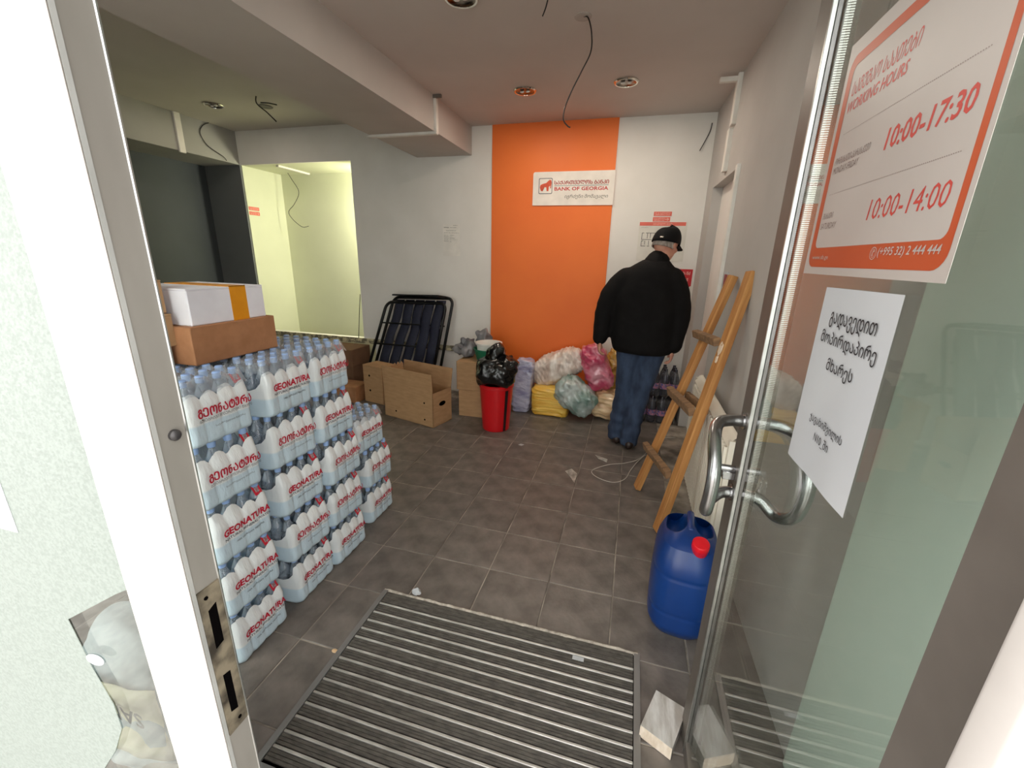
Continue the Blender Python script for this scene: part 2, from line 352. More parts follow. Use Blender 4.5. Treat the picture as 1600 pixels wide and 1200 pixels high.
# back wall with the opening to the lit back room
wbk = MB()
wbk.box(-3.03, 0.70, YB, YB + 0.14, 0, ZL + 0.1)
wbk.box(-4.51, -3.03, YB, YB + 0.02, 2.446, ZL + 0.1)
wbk.box(-4.51, -3.03, YB, YB + 0.14, 0, 0.52)
wbk.build('wall_back', wall_w, kind='structure')
MB().box(-5.05, -4.51, YB, YB + 0.14, 0, 2.447).build('wall_back_dark', dark_b, kind='structure', label='dark grey painted end of the back wall left of the opening')
MB().box(-5.13, -5.03, 0.25, YB + 0.14, 0, ZL + 0.1).build('wall_left', dark_w, kind='structure')
# dado border strip with a row of little tiles
ds = MB().box(-4.51, -1.80, YB - 0.012, YB, 0.475, 0.535).build('trim_3', mat('dado_border', lin(206, 196, 160), 0.5, c2=lin(120, 112, 92), scale=26, stretch=(1, 1, 1), thr=(0.42, 0.55)), kind='structure', label='patterned tile border strip along the lower back wall')
dt_m = mat('dado_tile_cream', lin(226, 218, 176), 0.4, c2=lin(214, 205, 160), scale=6)
dtm = MB().rbox(-0.072, 0.072, -0.004, 0.004, -0.072, 0.072, 0.002, 1).mesh('wall_tile', dt_m)
for k in range(11):
    for r_ in range(3):
        o = bpy.data.objects.new('wall_tile', dtm); COL.objects.link(o); o.parent = ds
        o.location = (-4.43 + k * 0.148, YB - 0.006, 0.40 - r_ * 0.148)
# back room (alcove)
MB().box(-4.62, -4.50, YB + 0.02, 4.96, 0, 2.6).build('wall_alcove_left', alc_w, kind='structure')
MB().box(-4.62, -1.6, 4.90, 5.0, 0, 2.6).build('wall_alcove_back', alc_w, kind='structure')
MB().box(-1.7, -1.6, YB + 0.14, 4.9, 0, 2.6).build('wall_alcove_right', alc_w, kind='structure')
MB().box(-4.62, -1.6, YB + 0.02, 4.96, 2.446, 2.56).build('ceiling_alcove', alc_w, kind='structure')
# right wall with a shallow recess
def skew(mb, y0, y1, z0, z1, inset=0.0, th=0.14):
    a, b = wallx(y0) + inset, wallx(y1) + inset
    return mb.hexa([(a, y0, z0), (a + th, y0, z0), (b + th, y1, z0), (b, y1, z0), (a, y0, z1), (a + th, y0, z1), (b + th, y1, z1), (b, y1, z1)])
wr = MB(); skew(wr, 0.25, 3.22, 0, ZC + 0.05); skew(wr, 3.22, 4.02, 2.08, ZC + 0.05); skew(wr, 4.02, YB + 0.02, 0, ZC + 0.05)
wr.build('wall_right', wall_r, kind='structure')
rc = MB(); skew(rc, 3.20, 4.04, 0, 2.10, 0.075, 0.08)
rc.build('wall_right_recess', wall_w, kind='structure', label='pale back of the shallow recess in the right wall')
pp = MB(); skew(pp, 0.70, 1.125, 0.0, ZC, -0.012, 0.02)
pp.build('trim_4', pale_m, kind='structure', label='pale green plaster strip on the right wall behind the glass door')
# orange feature panel
MB().box(-1.437, -0.262, YB - 0.012, YB, 0, ZC).build('trim_5', orange_p, kind='structure', label='tall orange painted panel on the back wall')

# ------------------------------------------------------------------ FACADE, door frame, window, door
jl = MB().rbox(-0.505, -0.410, 0.250, 0.2525, 0, 2.72, 0.001, 1).build('trim_6', frame_w, kind='structure', label='white aluminium door jamb on the left with lock strike plate')
MB().box(-0.505, -0.4105, 0.2525, 0.283, 0, 2.72).build('jamb_return', frame_g, jl)
MB().box(-0.4115, -0.4095, 0.2526, 0.2565, 0, 2.72).build('gasket', gasket, jl)
MB().tube([(-0.4095, 0.283, 0), (-0.4095, 0.283, 2.72)], 0.0014, 6).build('edge_bead', alum, jl)
sp = MB().box(-0.4115, -0.4085, 0.257, 0.2815, 0.945, 1.152).build('strike_plate', rusty, jl)
MB().prism([(0.2635, 1.072), (0.273, 1.075), (0.2735, 1.128), (0.2640, 1.124)], -0.4095, -0.4080, 'x').build('latch_hole', black_h, sp)
MB().prism([(0.2640, 0.975), (0.2725, 0.972), (0.2725, 1.030), (0.2640, 1.032)], -0.4095, -0.4080, 'x').build('bolt_hole', black_h, sp)
for zz, yy in ((1.141, 0.2645), (0.957, 0.272)):
    MB().lathe([(0.0022, 0), (0.0022, 0.0016)], 10, M=Matrix.Translation((-0.4092, yy, zz)) @ Matrix.Rotation(PI / 2, 4, 'Y')).build('plate_screw', black_h, sp)
MB().lathe([(0.0055, 0), (0.0055, 0.003), (0.004, 0.0045), (0.001, 0.005)], 14, M=Matrix.Translation((-0.4102, 0.2705, 1.329)) @ Matrix.Rotation(PI / 2, 4, 'Y')).build('jamb_screw', screw_m, jl, smooth=True)
jr = MB().rbox(0.2425, 0.335, 0.250, 0.283, 0, 2.72, 0.006, 3).build('trim_7', frame_w, kind='structure', smooth=True, label='white aluminium door jamb on the right edge')
MB().box(-0.505, 0.335, 0.250, 0.283, 2.30, 2.37).build('trim_8', frame_w, kind='structure', label='white aluminium bar over the doorway')
fr = MB(); fr.box(-5.1, -2.3, 0.20, 0.28, 0, ZL + 0.1); fr.box(-2.3, 0.80, 0.20, 0.28, 2.72, ZL + 0.1)
fr.build('wall_front', wall_w, kind='structure')
# left shop window: glass with frosted film, bare notch by the jamb
w1 = MB().box(-2.3, -0.505, 0.262, 0.268, 0.0, 2.72).build('window_1', glass_w, kind='structure', label='left shop window with pale frosted film beside the door')
notch = [(-0.505, 1.135), (-0.547, 1.111), (-0.657, 1.040), (-0.640, 0.960), (-0.622, 0.905), (-0.622, 0.860), (-0.655, 0.800), (-0.70, 0.74), (-0.70, 0.55)]
poly = [(-1.10, 2.70), (-1.10, 0.0), (-0.505, 0.0), (-0.505, 0.50)] + [notch[-1]] + notch[-2::-1] + [(-0.505, 2.70)]
poly2 = [(-1.10, 0.0), (-0.505, 0.0), (-0.505, 0.50), (-0.70, 0.55), (-0.70, 0.74), (-1.10, 0.74)]
ff = MB()
ff.prism([(-1.10, 0.0), (-0.505, 0.0), (-0.505, 0.50), (-0.70, 0.55), (-1.10, 0.55)], 0.2608, 0.2614, 'y')
left_edge = [(-0.70, 0.55), (-0.70, 0.74), (-0.655, 0.80), (-0.622, 0.86), (-0.622, 0.905), (-0.640, 0.96), (-0.657, 1.04)]
for a, b in zip(left_edge[:-1], left_edge[1:]):
    ff.prism([(-1.10, a[1]), a, b, (-1.10, b[1])], 0.2608, 0.2614, 'y')
ff.prism([(-1.10, 1.04), (-0.657, 1.04), (-0.547, 1.111), (-0.505, 1.135), (-0.505, 2.70), (-1.10, 2.70)], 0.2608, 0.2614, 'y')
ff.build('frosted_film', frost_m, w1, label='pale granular frosted film with a torn away corner')
MB().box(-1.16, -1.10, 0.25, 0.283, 0, 2.72).build('mullion', frame_w, w1)
MB().tube([(-0.60, 0.2602, 1.528), (-0.575, 0.2602, 1.519), (-0.555, 0.2602, 1.512)], 0.0009, 5).build('crack', wire_k, w1)
MB().prism([(-0.95, 1.155), (-0.694, 1.163), (-0.694, 1.285), (-0.705, 1.45), (-0.95, 1.45)], 0.2600, 0.2606, 'y').build('taped_paper', paper_m, label='corner of white paper taped on the frosted left window', cat='paper')
MB().box(0.335, 0.80, 0.262, 0.268, 0, 2.72).build('window_2', glass_w, kind='structure', label='narrow side glass right of the doorway')
MB().box(-0.505, 0.335, 0.262, 0.268, 2.37, 2.72).build('window_3', glass_w, kind='structure', label='fanlight over the doorway')

DX = 0.302
dr = thing('door_1', 'glass entrance door standing wide open on the right', 'door', (DX + 0.022, 0.345, 0.01), kind='structure')
MB().box(DX + 0.006, DX + 0.012, 0.395, 1.062, 0.03, 2.24).build('glass_pane', glass_m, dr)
st = MB().box(DX - 0.0, DX + 0.045, 1.062, 1.140, 0.012, 2.28).build('closing_stile', alum_d, dr)
MB().rbox(DX - 0.003, DX + 0.006, 1.056, 1.0615, 0.012, 2.28, 0.001, 1).build('edge_strip', alum, st)
MB().box(DX + 0.013, DX + 0.026, 1.030, 1.058, 0.03, 2.24).build('spacer_bar', spacer_m, st, label='perforated bright metal spacer bar')
MB().box(DX - 0.001, DX + 0.045, 0.345, 0.405, 0.012, 2.28).build('hinge_stile', alum_d, dr)
MB().box(DX + 0.0, DX + 0.045, 0.405, 1.062, 0.012, 0.06).build('bottom_rail', alum_d, dr)
MB().box(DX + 0.0, DX + 0.045, 0.405, 1.062, 2.22, 2.28).build('top_rail', alum_d, dr)
def arc(P, n=7):   # Catmull-Rom through points
    P = [Vector(p) for p in P]; out = []
    for i in range(len(P) - 1):
        p0 = P[max(i - 1, 0)]; p1 = P[i]; p2 = P[i + 1]; p3 = P[min(i + 2, len(P) - 1)]
        for k in range(n):
            t = k / n; out.append(0.5 * ((2 * p1) + (p2 - p0) * t + (2 * p0 - 5 * p1 + 4 * p2 - p3) * t * t + (3 * p1 - p0 - 3 * p2 + p3) * t ** 3))
    out.append(P[-1]); return out
he = arc([(DX, 1.098, 1.124), (DX - .035, 1.092, 1.124), (DX - .066, 1.068, 1.120), (DX - .078, 1.022, 1.098), (DX - .079, 0.975, 1.055), (DX - .079, 0.962, 1.02), (DX - .079, 0.966, 0.975), (DX - .078, 0.985, 0.925), (DX - .060, 1.05, 0.915), (DX - .03, 1.083, 0.925), (DX, 1.09, 0.928)])
h1 = MB().tube(he, 0.0150, 16).build('pull_handle', steel, dr, smooth='all')
hi = arc([(DX + .045, 1.098, 1.124), (DX + .08, 1.095, 1.122), (DX + .108, 1.075, 1.114), (DX + .122, 1.03, 1.095), (DX + .123, 0.995, 1.045), (DX + .122, 0.990, 0.985), (DX + .118, 1.015, 0.925), (DX + .10, 1.06, 0.895), (DX + .07, 1.085, 0.918), (DX + .045, 1.09, 0.928)])
h2 = MB().tube(hi, 0.0150, 16).build('pull_handle', steel, dr, smooth='all')
for h, xs in ((h1, (DX - .004, DX + .002)), (h2, (DX + .043, DX + .049))):
    for zz, yy in ((1.124, 1.098), (0.928, 1.09)):
        MB().lathe([(0.022, 0), (0.022, abs(xs[1] - xs[0]))], 18, M=Matrix.Translation((xs[0], yy, zz)) @ Matrix.Rotation(PI / 2, 4, 'Y')).build('rose', steel, h)
lk = MB().rbox(DX - 0.030, DX, 1.088, 1.112, 0.962, 0.985, 0.002, 1); lk.lathe([(0.009, 0), (0.009, 0.05)], 14, M=Matrix.Translation((DX - .045, 1.10, 0.990)) @ Matrix.Rotation(PI / 2, 4, 'Y'))
lk.build('lock_cylinder', steel, dr, smooth=True)
kb = thing('key_bunch', 'bunch of keys hanging from the door lock under the pull handle', 'keys', (DX - 0.047, 1.10, 0.985))
MB().tube([(DX - .047 + .012 * math.cos(a) * .4, 1.10 + .014 * math.cos(a), 0.972 + .014 * math.sin(a)) for a in [2 * PI * i / 16 for i in range(16)]], 0.0012, 6, closed=True).build('key_ring', chrome, kb)
for k, (dy, tl) in enumerate(((-.010, .35), (.002, -.1), (.012, -.35))):
    M = Matrix.Translation((DX - .047 - .003 * k, 1.10 + dy * .5, 0.962)) @ Matrix.Rotation(tl, 4, 'X')
    q = MB(); q.prism([(-.010, 0), (-.006, .006), (.006, .006), (.010, 0), (.010, -.012), (.004, -.018), (.004, -.046), (-.003, -.050), (-.003, -.018), (-.010, -.012)], -.001, .001, 'x')
    q.v = [tuple(M @ Vector(p)) for p in q.v]; q.build('key', chrome, kb)
# hours sign on the outer face of the door
SX = DX + 0.0055
hs = thing('working_hours_sign', 'white sign with orange border listing opening hours on the glass door', 'sign', (SX, 0.74, 1.65))
YL, YR, ZB_, ZT_ = 0.938, 0.545, 1.485, 1.845
MB().box(SX - .0006, SX, YR, YL, ZB_, ZT_).build('sign_sheet', sign_w, hs)
F = SX - 0.0009
def rrect(y0, y1, z0, z1, r, n=5):
    P = []
    for cy, cz, a0 in ((y1 - r, z1 - r, 0), (y0 + r, z1 - r, 90), (y0 + r, z0 + r, 180), (y1 - r, z0 + r, 270)):
        for i in range(n + 1):
            a = math.radians(a0 + 90 * i / n); P.append((cy + r * math.cos(a), cz + r * math.sin(a)))
    return P
def ring2d(mb, A, B, x, ax='x'):
    n = len(A); P = (lambda p: (x, p[0], p[1])) if ax == 'x' else (lambda p: (p[0], x, p[1]))
    return mb.add([P(p) for p in A] + [P(p) for p in B], [(i, (i + 1) % n, n + (i + 1) % n, n + i) for i in range(n)])
b_ = MB(); ring2d(b_, rrect(0.553, 0.926, 1.497, 1.822, .022), rrect(0.564, 0.909, 1.529, 1.806, .012), F)
b_.build('orange_border', sign_o, hs)
tx = MB(); XD = (0, -1, 0); YD = (0, 0, 1); F2 = F - .0004
line('lettering', sign_r, hs, 'ᲡᲐᲛᲣᲨᲐᲝ ᲡᲐᲐᲗᲔᲑᲘ', (F, 0.897, 1.760), XD, YD, .178, .021, 0.0, .25)
line('lettering', sign_r, hs, 'WORKING HOURS', (F, 0.900, 1.736), XD, YD, .166, .0165, .015, .25)
line('lettering', sign_r, hs, '10:00-17:30', (F, 0.746, 1.650), XD, YD, .165, .027, .018, .12)
line('lettering', sign_r, hs, '10:00-14:00', (F, 0.746, 1.562), XD, YD, .167, .027, 0, .12)

tx = MB()
line('small_lettering', sign_g, hs, 'ᲝᲠᲨᲐᲑᲐᲗᲘ-ᲞᲐᲠᲐᲡᲙᲔᲕᲘ', (F, 0.901, 1.6605), XD, YD, .114, .0105, 0, .2)
line('small_lettering', sign_g, hs, 'MONDAY-FRIDAY', (F, 0.902, 1.6465), XD, YD, .087, .0105, 0, .2)
line('small_lettering', sign_g, hs, 'ᲨᲐᲑᲐᲗᲘ', (F, 0.902, 1.576), XD, YD, .040, .0095, 0, .2)
line('small_lettering', sign_g, hs, 'SATURDAY', (F, 0.903, 1.5595), XD, YD, .060, .0098, 0, .2)
for zz, y0, y1 in ((1.7055, .893, .583), (1.6145, .895, .582)):
    for k in range(90):
        yy = y0 + (y1 - y0) * k / 89; tx.add([(F, yy + .0007, zz - .0005), (F, yy - .0007, zz - .0005), (F, yy - .0007, zz + .0005), (F, yy + .0007, zz + .0005)], [(0, 1, 2, 3)])
tx.build('dotted_rules', sign_g, hs, kind='stuff')
tx = MB()
line('white_lettering', sign_w, hs, 'www.sb.ge', (F2, 0.909, 1.508), XD, YD, .066, .0088)
line('white_lettering', sign_w, hs, '(+995 32) 2 444 444', (F2, 0.690, 1.511), XD, YD, .124, .0135, .008, .15)
line('white_lettering', sign_w, hs, '✆', (F2, 0.7065, 1.5115), XD, YD, .010, .011)
ring2d(tx, [(0.7015 + .0083 * math.cos(a), 1.517 + .0083 * math.sin(a)) for a in [2 * PI * i / 20 for i in range(20)]], [(0.7015 + .0074 * math.cos(a), 1.517 + .0074 * math.sin(a)) for a in [2 * PI * i / 20 for i in range(20)]], F2)
tx.build('phone_ring', sign_w, hs)
# A4 notice on the door
nt_ = thing('paper_notice', 'white paper notice with black handwritten Georgian lettering on the glass door', 'paper', (SX, 0.71, 1.31))
q = MB(); q.grid(lambda u, v: (SX - .0008 - .002 * v * math.sin(u * 5 + 1) ** 2, 0.821 - u * .216 - .004 * v, 1.466 + .003 * u - v * .2985), 14, 14)
q.build('sheet', paper_m, nt_, smooth='all')
tx = MB(); F3 = SX - .0034
line('lettering', ink, nt_, 'გადავედით', (F3, 0.776, 1.407), XD, YD, .138, .024, .006)
line('lettering', ink, nt_, 'მოპირდაპირე', (F3, 0.792, 1.376), XD, YD, .169, .026, .006)
line('lettering', ink, nt_, 'მხარეს', (F3, 0.750, 1.338), XD, YD, .084, .025, .006)
line('lettering', ink, nt_, 'ჯავახიშვილის', (F3, 0.763, 1.252), XD, YD, .114, .018, .004)
line('lettering', ink, nt_, 'N10_ში', (F3, 0.733, 1.228), XD, YD, .052, .017, .004)


# ------------------------------------------------------------------ entrance mat
em = thing('entrance_mat', 'dark entrance mat with aluminium rails in front of the doorway', 'doormat', (-0.4, 1.0, 0.0))
q = MB(); q.box(0.150, 0.172, 0.62, 1.385, -0.001, 0.009); q.box(-0.972, -0.950, 0.62, 1.385, -0.001, 0.009); q.box(-0.972, 0.172, 0.600, 0.660, -0.001, 0.010)
q.build('mat_frame', mat_fr, em)
MB().box(-0.950, 0.150, 0.655, 1.385, -0.001, 0.001).build('mat_base', black_h, em)
ys = [1.308, 1.259, 1.214, 1.171, 1.128, 1.075, 1.029, .984, .939, .889, .848, .803, .755, .709]
railm = MB(); railm.rbox(-0.548, 0.548, -0.0045, 0.0045, 0, 0.009, 0.0016, 1); railm = railm.mesh('rail', rib_w)
edges_ = [1.382] + ys + [0.662]
for k, yy in enumerate(ys):
    o = bpy.data.objects.new('rail', railm); COL.objects.link(o); o.parent = em
    o.location = (-0.4 + 0.4 - 0.0 - 0.0, yy - 1.0, 0.0); o.location.x = 0.0; o.rotation_euler = (0, 0, random.uniform(-.0015, .0015))
for k in range(len(edges_) - 1):
    y1, y0 = edges_[k] - .0055, edges_[k + 1] + .0085
    q = MB()
    for s_ in range(3):
        a = y0 + (y1 - y0) * s_ / 3 + .001; b = y0 + (y1 - y0) * (s_ + 1) / 3 - .001
        q.box(-0.947, 0.147, a, b, 0.0, 0.0065 + random.uniform(-.0008, .0008))
    q.build('carpet_strip', carpet_m, em)
q = MB(); rnd = random.Random(3)
q.grid(lambda u, v: (-0.97 + 1.135 * u, 1.383 + (v - .5) * (.016 + .014 * noise.noise((u * 30, 2, 0))) + .004 * noise.noise((u * 22, 0, 5)), 0.002 + (.010 + .004 * noise.noise((u * 60, v * 3, 1))) * math.sin(PI * v)), 160, 5)
q.build('mortar_edge', mortar_m, em, smooth='all', label='crumbling pale mortar along the far edge')
MB().box(-0.082, -0.038, 1.284, 1.300, 0.0065, 0.0085).build('stuck_label', paper_m, em, label='small white sticker')
# scraps
def scrap(name, c, r, m, label, cat, seed, hgt=0.5):
    q = MB()
    def fn(u, v):
        a = 2 * PI * u; b = PI * (v - .5); d = Vector((math.cos(a) * math.cos(b), math.sin(a) * math.cos(b), math.sin(b)))
        k = 1 + .35 * noise.noise(d * 2.2 + Vector((seed, 0, 0)))
        return (c[0] + d.x * r * k, c[1] + d.y * r * .6 * k, max(c[2], c[2] + r * hgt * .5 + d.z * r * hgt * k))
    q.grid(fn, 14, 9, cu=True); q.build(name, m, smooth=True, label=label, cat=cat)
scrap('crumpled_wrapper', (-0.815, 1.400, 0.010), 0.022, paper_m, 'crumpled white wrapper at the left far corner of the entrance mat', 'litter', 1, .9)
scrap('leaf_scrap', (-0.985, 1.05, 0.0), 0.014, bag_tn, 'small pale leaf scrap left of the entrance mat', 'litter', 2, .15)
def sheet_scrap(name, pts, m, label):
    q = MB(); n = len(pts); q.add([(p[0], p[1], p[2]) for p in pts] + [(p[0], p[1], p[2] + .002) for p in pts], [tuple(range(n)), tuple(range(n, 2 * n))] + [(i, (i + 1) % n, n + (i + 1) % n, n + i) for i in range(n)])
    q.build(name, m, label=label, cat='litter')
scr_m = mat('clear_scrap', lin(188, 180, 170), 0.3, c2=lin(130, 124, 116), scale=30)
sheet_scrap('plastic_scrap', [(-.155, 3.13, .001), (-.125, 3.05, .012), (-.06, 3.03, .001), (-.055, 3.05, .018), (-.11, 3.07, .02)], scr_m, 'crumpled clear plastic scrap on the floor nearest the man')
sheet_scrap('film_scrap', [(-.345, 2.79, .001), (-.30, 2.72, .003), (-.255, 2.64, .001), (-.25, 2.74, .02), (-.30, 2.80, .022)], scr_m, 'torn clear film scrap on the floor in the middle of the room')
sheet_scrap('paper_scrap', [(-.79, 3.12, .0), (-.76, 3.11, .001), (-.745, 3.135, .001), (-.775, 3.145, .0)], paper_m, 'tiny round paper scrap on the floor before the red bin')
cab = arc([(.50, 3.70, .004), (.36, 3.62, .004), (.2, 3.2, .004), (.08, 3.06, .004), (-.03, 3.0, .004), (-.13, 2.90, .004), (-.155, 2.83, .004), (-.10, 2.76, .004), (.0, 2.73, .004), (.08, 2.80, .004), (.12, 2.95, .006), (.17, 3.1, .01), (.24, 3.26, .004), (.34, 3.30, .004)])
MB().tube(cab, 0.0028, 6).build('loose_cable', wire_w, smooth='all', label='thin pale cable looped on the floor behind the wooden ladder', cat='cable')

# ------------------------------------------------------------------ ceiling lights, wires, trunking
def downlight(x, y, z, label, r=0.086, watt=7):
    t = thing('downlight', label, 'ceiling light', (x, y, z), group='recessed ceiling lights')
    q = MB(); q.lathe([(r * .80, -.001), (r, -.001), (r * 1.0, -.006), (r * .93, -.013), (r * .82, -.012), (r * .80, -.004)], 36, cap=False)
    q.build('trim_ring', chrome, t, smooth=True, local=True)
    q = MB(); q.lathe([(r * .81, -.010), (r * .70, -.006), (r * .55, -.003), (r * .02, -.0015)], 36, cap=False)
    q.build('reflector', mat('reflector_%d' % len(MATS), lin(150, 140, 128), 0.15, 0.95, c2=lin(60, 54, 48), scale=14), t, smooth=True, local=True)
    for s_ in (-1, 1):
        MB().ell((s_ * r * .25, 0, -.010), (r * .2, r * .14, .007), 12, 8).build('bulb', white_p, t, smooth='all', local=True)
    l = bpy.data.lights.new('downlight_lamp', 'AREA'); l.shape = 'DISK'; l.size = r * 1.3; l.energy = watt; l.color = (1.0, 0.88, 0.74)
    lo = bpy.data.objects.new('downlight_lamp', l); COL.objects.link(lo); lo.location = (x, y, z - .020)
    return t
downlight(-0.925, 3.52, ZC, 'round chrome ceiling light straight above the orange panel')
downlight(-0.19, 3.505, ZC, 'round chrome ceiling light above the man, rightmost of all')
downlight(-0.94, 2.31, ZC, 'round chrome ceiling light cut by the top edge of the photo, nearest the doorway', watt=3)
downlight(-3.907, 3.54, ZL, 'round chrome ceiling light in the dim left bay of the ceiling', watt=3)
h_ = MB(); h_.lathe([(.055, -.001), (.062, -.004), (.058, -.008), (.0, -.004)], 24, c=(-3.452, 3.675, ZL)); h_.build('ceiling_cover_plate', mat('grey_cover', lin(120, 116, 108), .6), label='round grey cover plate on the dim left bay of the ceiling by the short wire', cat='cover plate', smooth=True)
def wire(name, pts, label, m=wire_k, r=0.0035):
    MB().tube(arc(pts, 8), r, 6).build(name, m, smooth='all', label=label, cat='wire')
# long wire over the man: hangs from the ceiling at (-.389,2.616)
wire('hanging_wire', [(-.389, 2.616, ZC), (-.36, 2.60, 2.685), (-.335, 2.58, 2.61), (-.33, 2.56, 2.52), (-.37, 2.56, 2.44), (-.42, 2.58, 2.36), (-.455, 2.60, 2.29), (-.462, 2.61, 2.235), (-.435, 2.60, 2.20), (-.42, 2.59, 2.19)], 'long black wire hanging from the middle of the ceiling')
MB().lathe([(.045, 0), (.045, -.002), (.03, -.004)], 20, c=(-.389, 2.616, ZC)).build('ceiling_patch', mat('patch', lin(186, 176, 168), .8), label='small plaster patch on the ceiling at the root of the long black wire', cat='patch')
wire('short_wire', [(-.538, 2.432, ZC), (-.552, 2.45, 2.675), (-.57, 2.47, 2.655)], 'short black wire stub at the top edge of the ceiling')
wire('hanging_wire', [(-3.319, 3.44, ZL), (-3.34, 3.46, 2.74), (-3.28, 3.5, 2.68), (-3.21, 3.52, 2.61)], 'black wire hanging from the dim left bay near the cover plate', r=.005)
wire('short_wire', [(-3.30, 3.46, 2.745), (-3.25, 3.50, 2.75), (-3.20, 3.54, 2.745)], 'short black wire branch beside the cover plate in the left bay', r=.005)
wire('hanging_wire', [(-4.50, 3.98, ZL), (-4.50, 3.90, 2.74), (-4.50, 3.86, 2.66), (-4.495, 3.92, 2.56), (-4.49, 4.08, 2.49), (-4.49, 4.12, 2.455)], 'thin wire curling down the face of the left bulkhead', r=.004)
wire('hanging_wire', [(-4.30, 4.80, 2.446), (-4.235, 4.78, 2.37), (-4.14, 4.77, 2.22), (-4.22, 4.76, 2.08), (-4.32, 4.76, 1.99), (-4.27, 4.76, 1.90), (-4.14, 4.76, 1.81), (-4.04, 4.76, 1.82)], 'thin wire dangling in the lit opening to the back room', r=.0035)
wire('wall_wire', [(.50, YB - .004, 2.62), (.49, YB - .006, 2.55), (.43, YB - .02, 2.41)], 'short black wire at the top right corner of the back wall', r=.004)
wire('sill_wire', [(-3.035, YB - .005, 1.05), (-3.06, YB - .01, .85), (-3.10, YB - .01, .53)], 'thin wire running down the right edge of the lit opening', r=.004)
def trunk(name, boxes, label):
    q = MB()
    for b in boxes: q.rbox(*b, .004, 1)
    return q.build(name, trunk_m, label=label, cat='cable trunking')
t1 = thing('cable_trunking', 'white cable trunking bent around the ceiling beam', 'cable trunking', (-1.64, 3.49, 2.6))
MB().rbox(-1.652, -1.628, 3.465, 3.505, 2.44, 2.70, .003, 1).build('vertical_run', trunk_m, t1)
MB().rbox(-2.26, -1.63, 3.465, 3.505, 2.430, 2.450, .003, 1).build('horizontal_run', trunk_m, t1)
MB().rbox(-1.66, -1.58, 3.455, 3.475, 2.676, 2.70, .002, 1).build('open_end', mat('trunk_dark_end', lin(110, 100, 92), .6), t1)
trunk('cable_trunking', [(-4.512, -4.488, 3.60, 3.665, 2.43, 2.79)], 'white cable trunking standing upright on the left bulkhead')
t2 = thing('cable_trunking', 'white cable trunking on the right wall just under the ceiling', 'cable trunking', (.54, 3.56, 2.4))
q = MB(); q.rbox(wallx(3.55) - .028, wallx(3.55) + .004, 3.50, 3.57, 2.40, 2.70, .003, 1); q.rbox(wallx(3.6) - .028, wallx(3.6) + .004, 3.55, 3.62, 2.12, 2.39, .003, 1); q.build('vertical_run', trunk_m, t2)
MB().rbox(.42, wallx(3.53), 3.51, 3.545, 2.655, 2.685, .003, 1).build('horizontal_run', trunk_m, t2)
trunk('cable_trunking', [(wallx(3.15) - .022, wallx(3.15) + .004, 3.135, 3.185, 1.17, 2.09)], 'white cable trunking beside the recess low on the right wall')
MB().rbox(-4.06, -4.02, 4.36, 4.86, 2.425, 2.447, .003, 1).build('cable_trunking', trunk_m, label='white cable trunking on the ceiling of the lit back room', cat='cable trunking')

# ------------------------------------------------------------------ wall signs
SY = YB - 0.012
bs = thing('bank_sign', 'white bank sign with red and grey lettering on the orange panel', 'sign', (-.64, SY, 2.13))
q = MB(); q.prism([(-1.018, 1.987), (-.257, 1.987), (-.257, 2.280), (-1.003, 2.280), (-1.013, 2.275), (-1.018, 2.265)], SY - .010, SY, 'y'); q.build('sign_board', mat('bank_sign_board', lin(240, 232, 222), .45), bs)
FY = SY - .0108; XD = (1, 0, 0)
q = MB(); ring2d(q, rrect(-.962, -.830, 2.088, 2.226, .012), rrect(-.956, -.836, 2.094, 2.220, .009), FY, 'y'); q.box(-.811, -.308, FY, FY + .0005, 2.1555, 2.1595); q.build('grey_rules', mat('slate_grey_print', lin(92, 94, 104), .5), bs)
lion = [(-.940, 2.115), (-.922, 2.112), (-.918, 2.135), (-.905, 2.148), (-.888, 2.145), (-.884, 2.113), (-.866, 2.113), (-.864, 2.150), (-.850, 2.160), (-.852, 2.138), (-.843, 2.135), (-.838, 2.185), (-.842, 2.205), (-.856, 2.212), (-.872, 2.200), (-.890, 2.184), (-.925, 2.176), (-.946, 2.165), (-.951, 2.145)]
bm = bmesh.new(); vv = [bm.verts.new((p[0], FY, p[1])) for p in lion]; f_ = bm.faces.new(vv); bmesh.ops.triangulate(bm, faces=[f_]); bm.verts.index_update()
q = MB(); q.add([v.co[:] for v in bm.verts], [[v.index for v in f.verts] for f in bm.faces]); bm.free(); q.build('lion_emblem', mat('orange_red_print', lin(214, 84, 44), .5, c2=lin(200, 72, 40), scale=60), bs)
brp = mat('bank_red_print', lin(198, 52, 50), .5)
[line('lettering', brp, bs, 'ᲡᲐᲥᲐᲠᲗᲕᲔᲚᲝᲡ ᲑᲐᲜᲙᲘ', (-.811 + e_, FY, 2.168), XD, YD, .503, .034, .005) for e_ in (-.0012, .0012)]; line('lettering', brp, bs, 'BANK OF GEORGIA', (-.809, FY, 2.115), XD, YD, .500, .032, .025)
q = MB(); text_on(q, 'იგრძენი მომავალი', (-.708, FY, 2.040), XD, YD, .402, .042, .005, .2); q.build('grey_lettering', mat('olive_grey_print', lin(112, 108, 96), .5), bs)
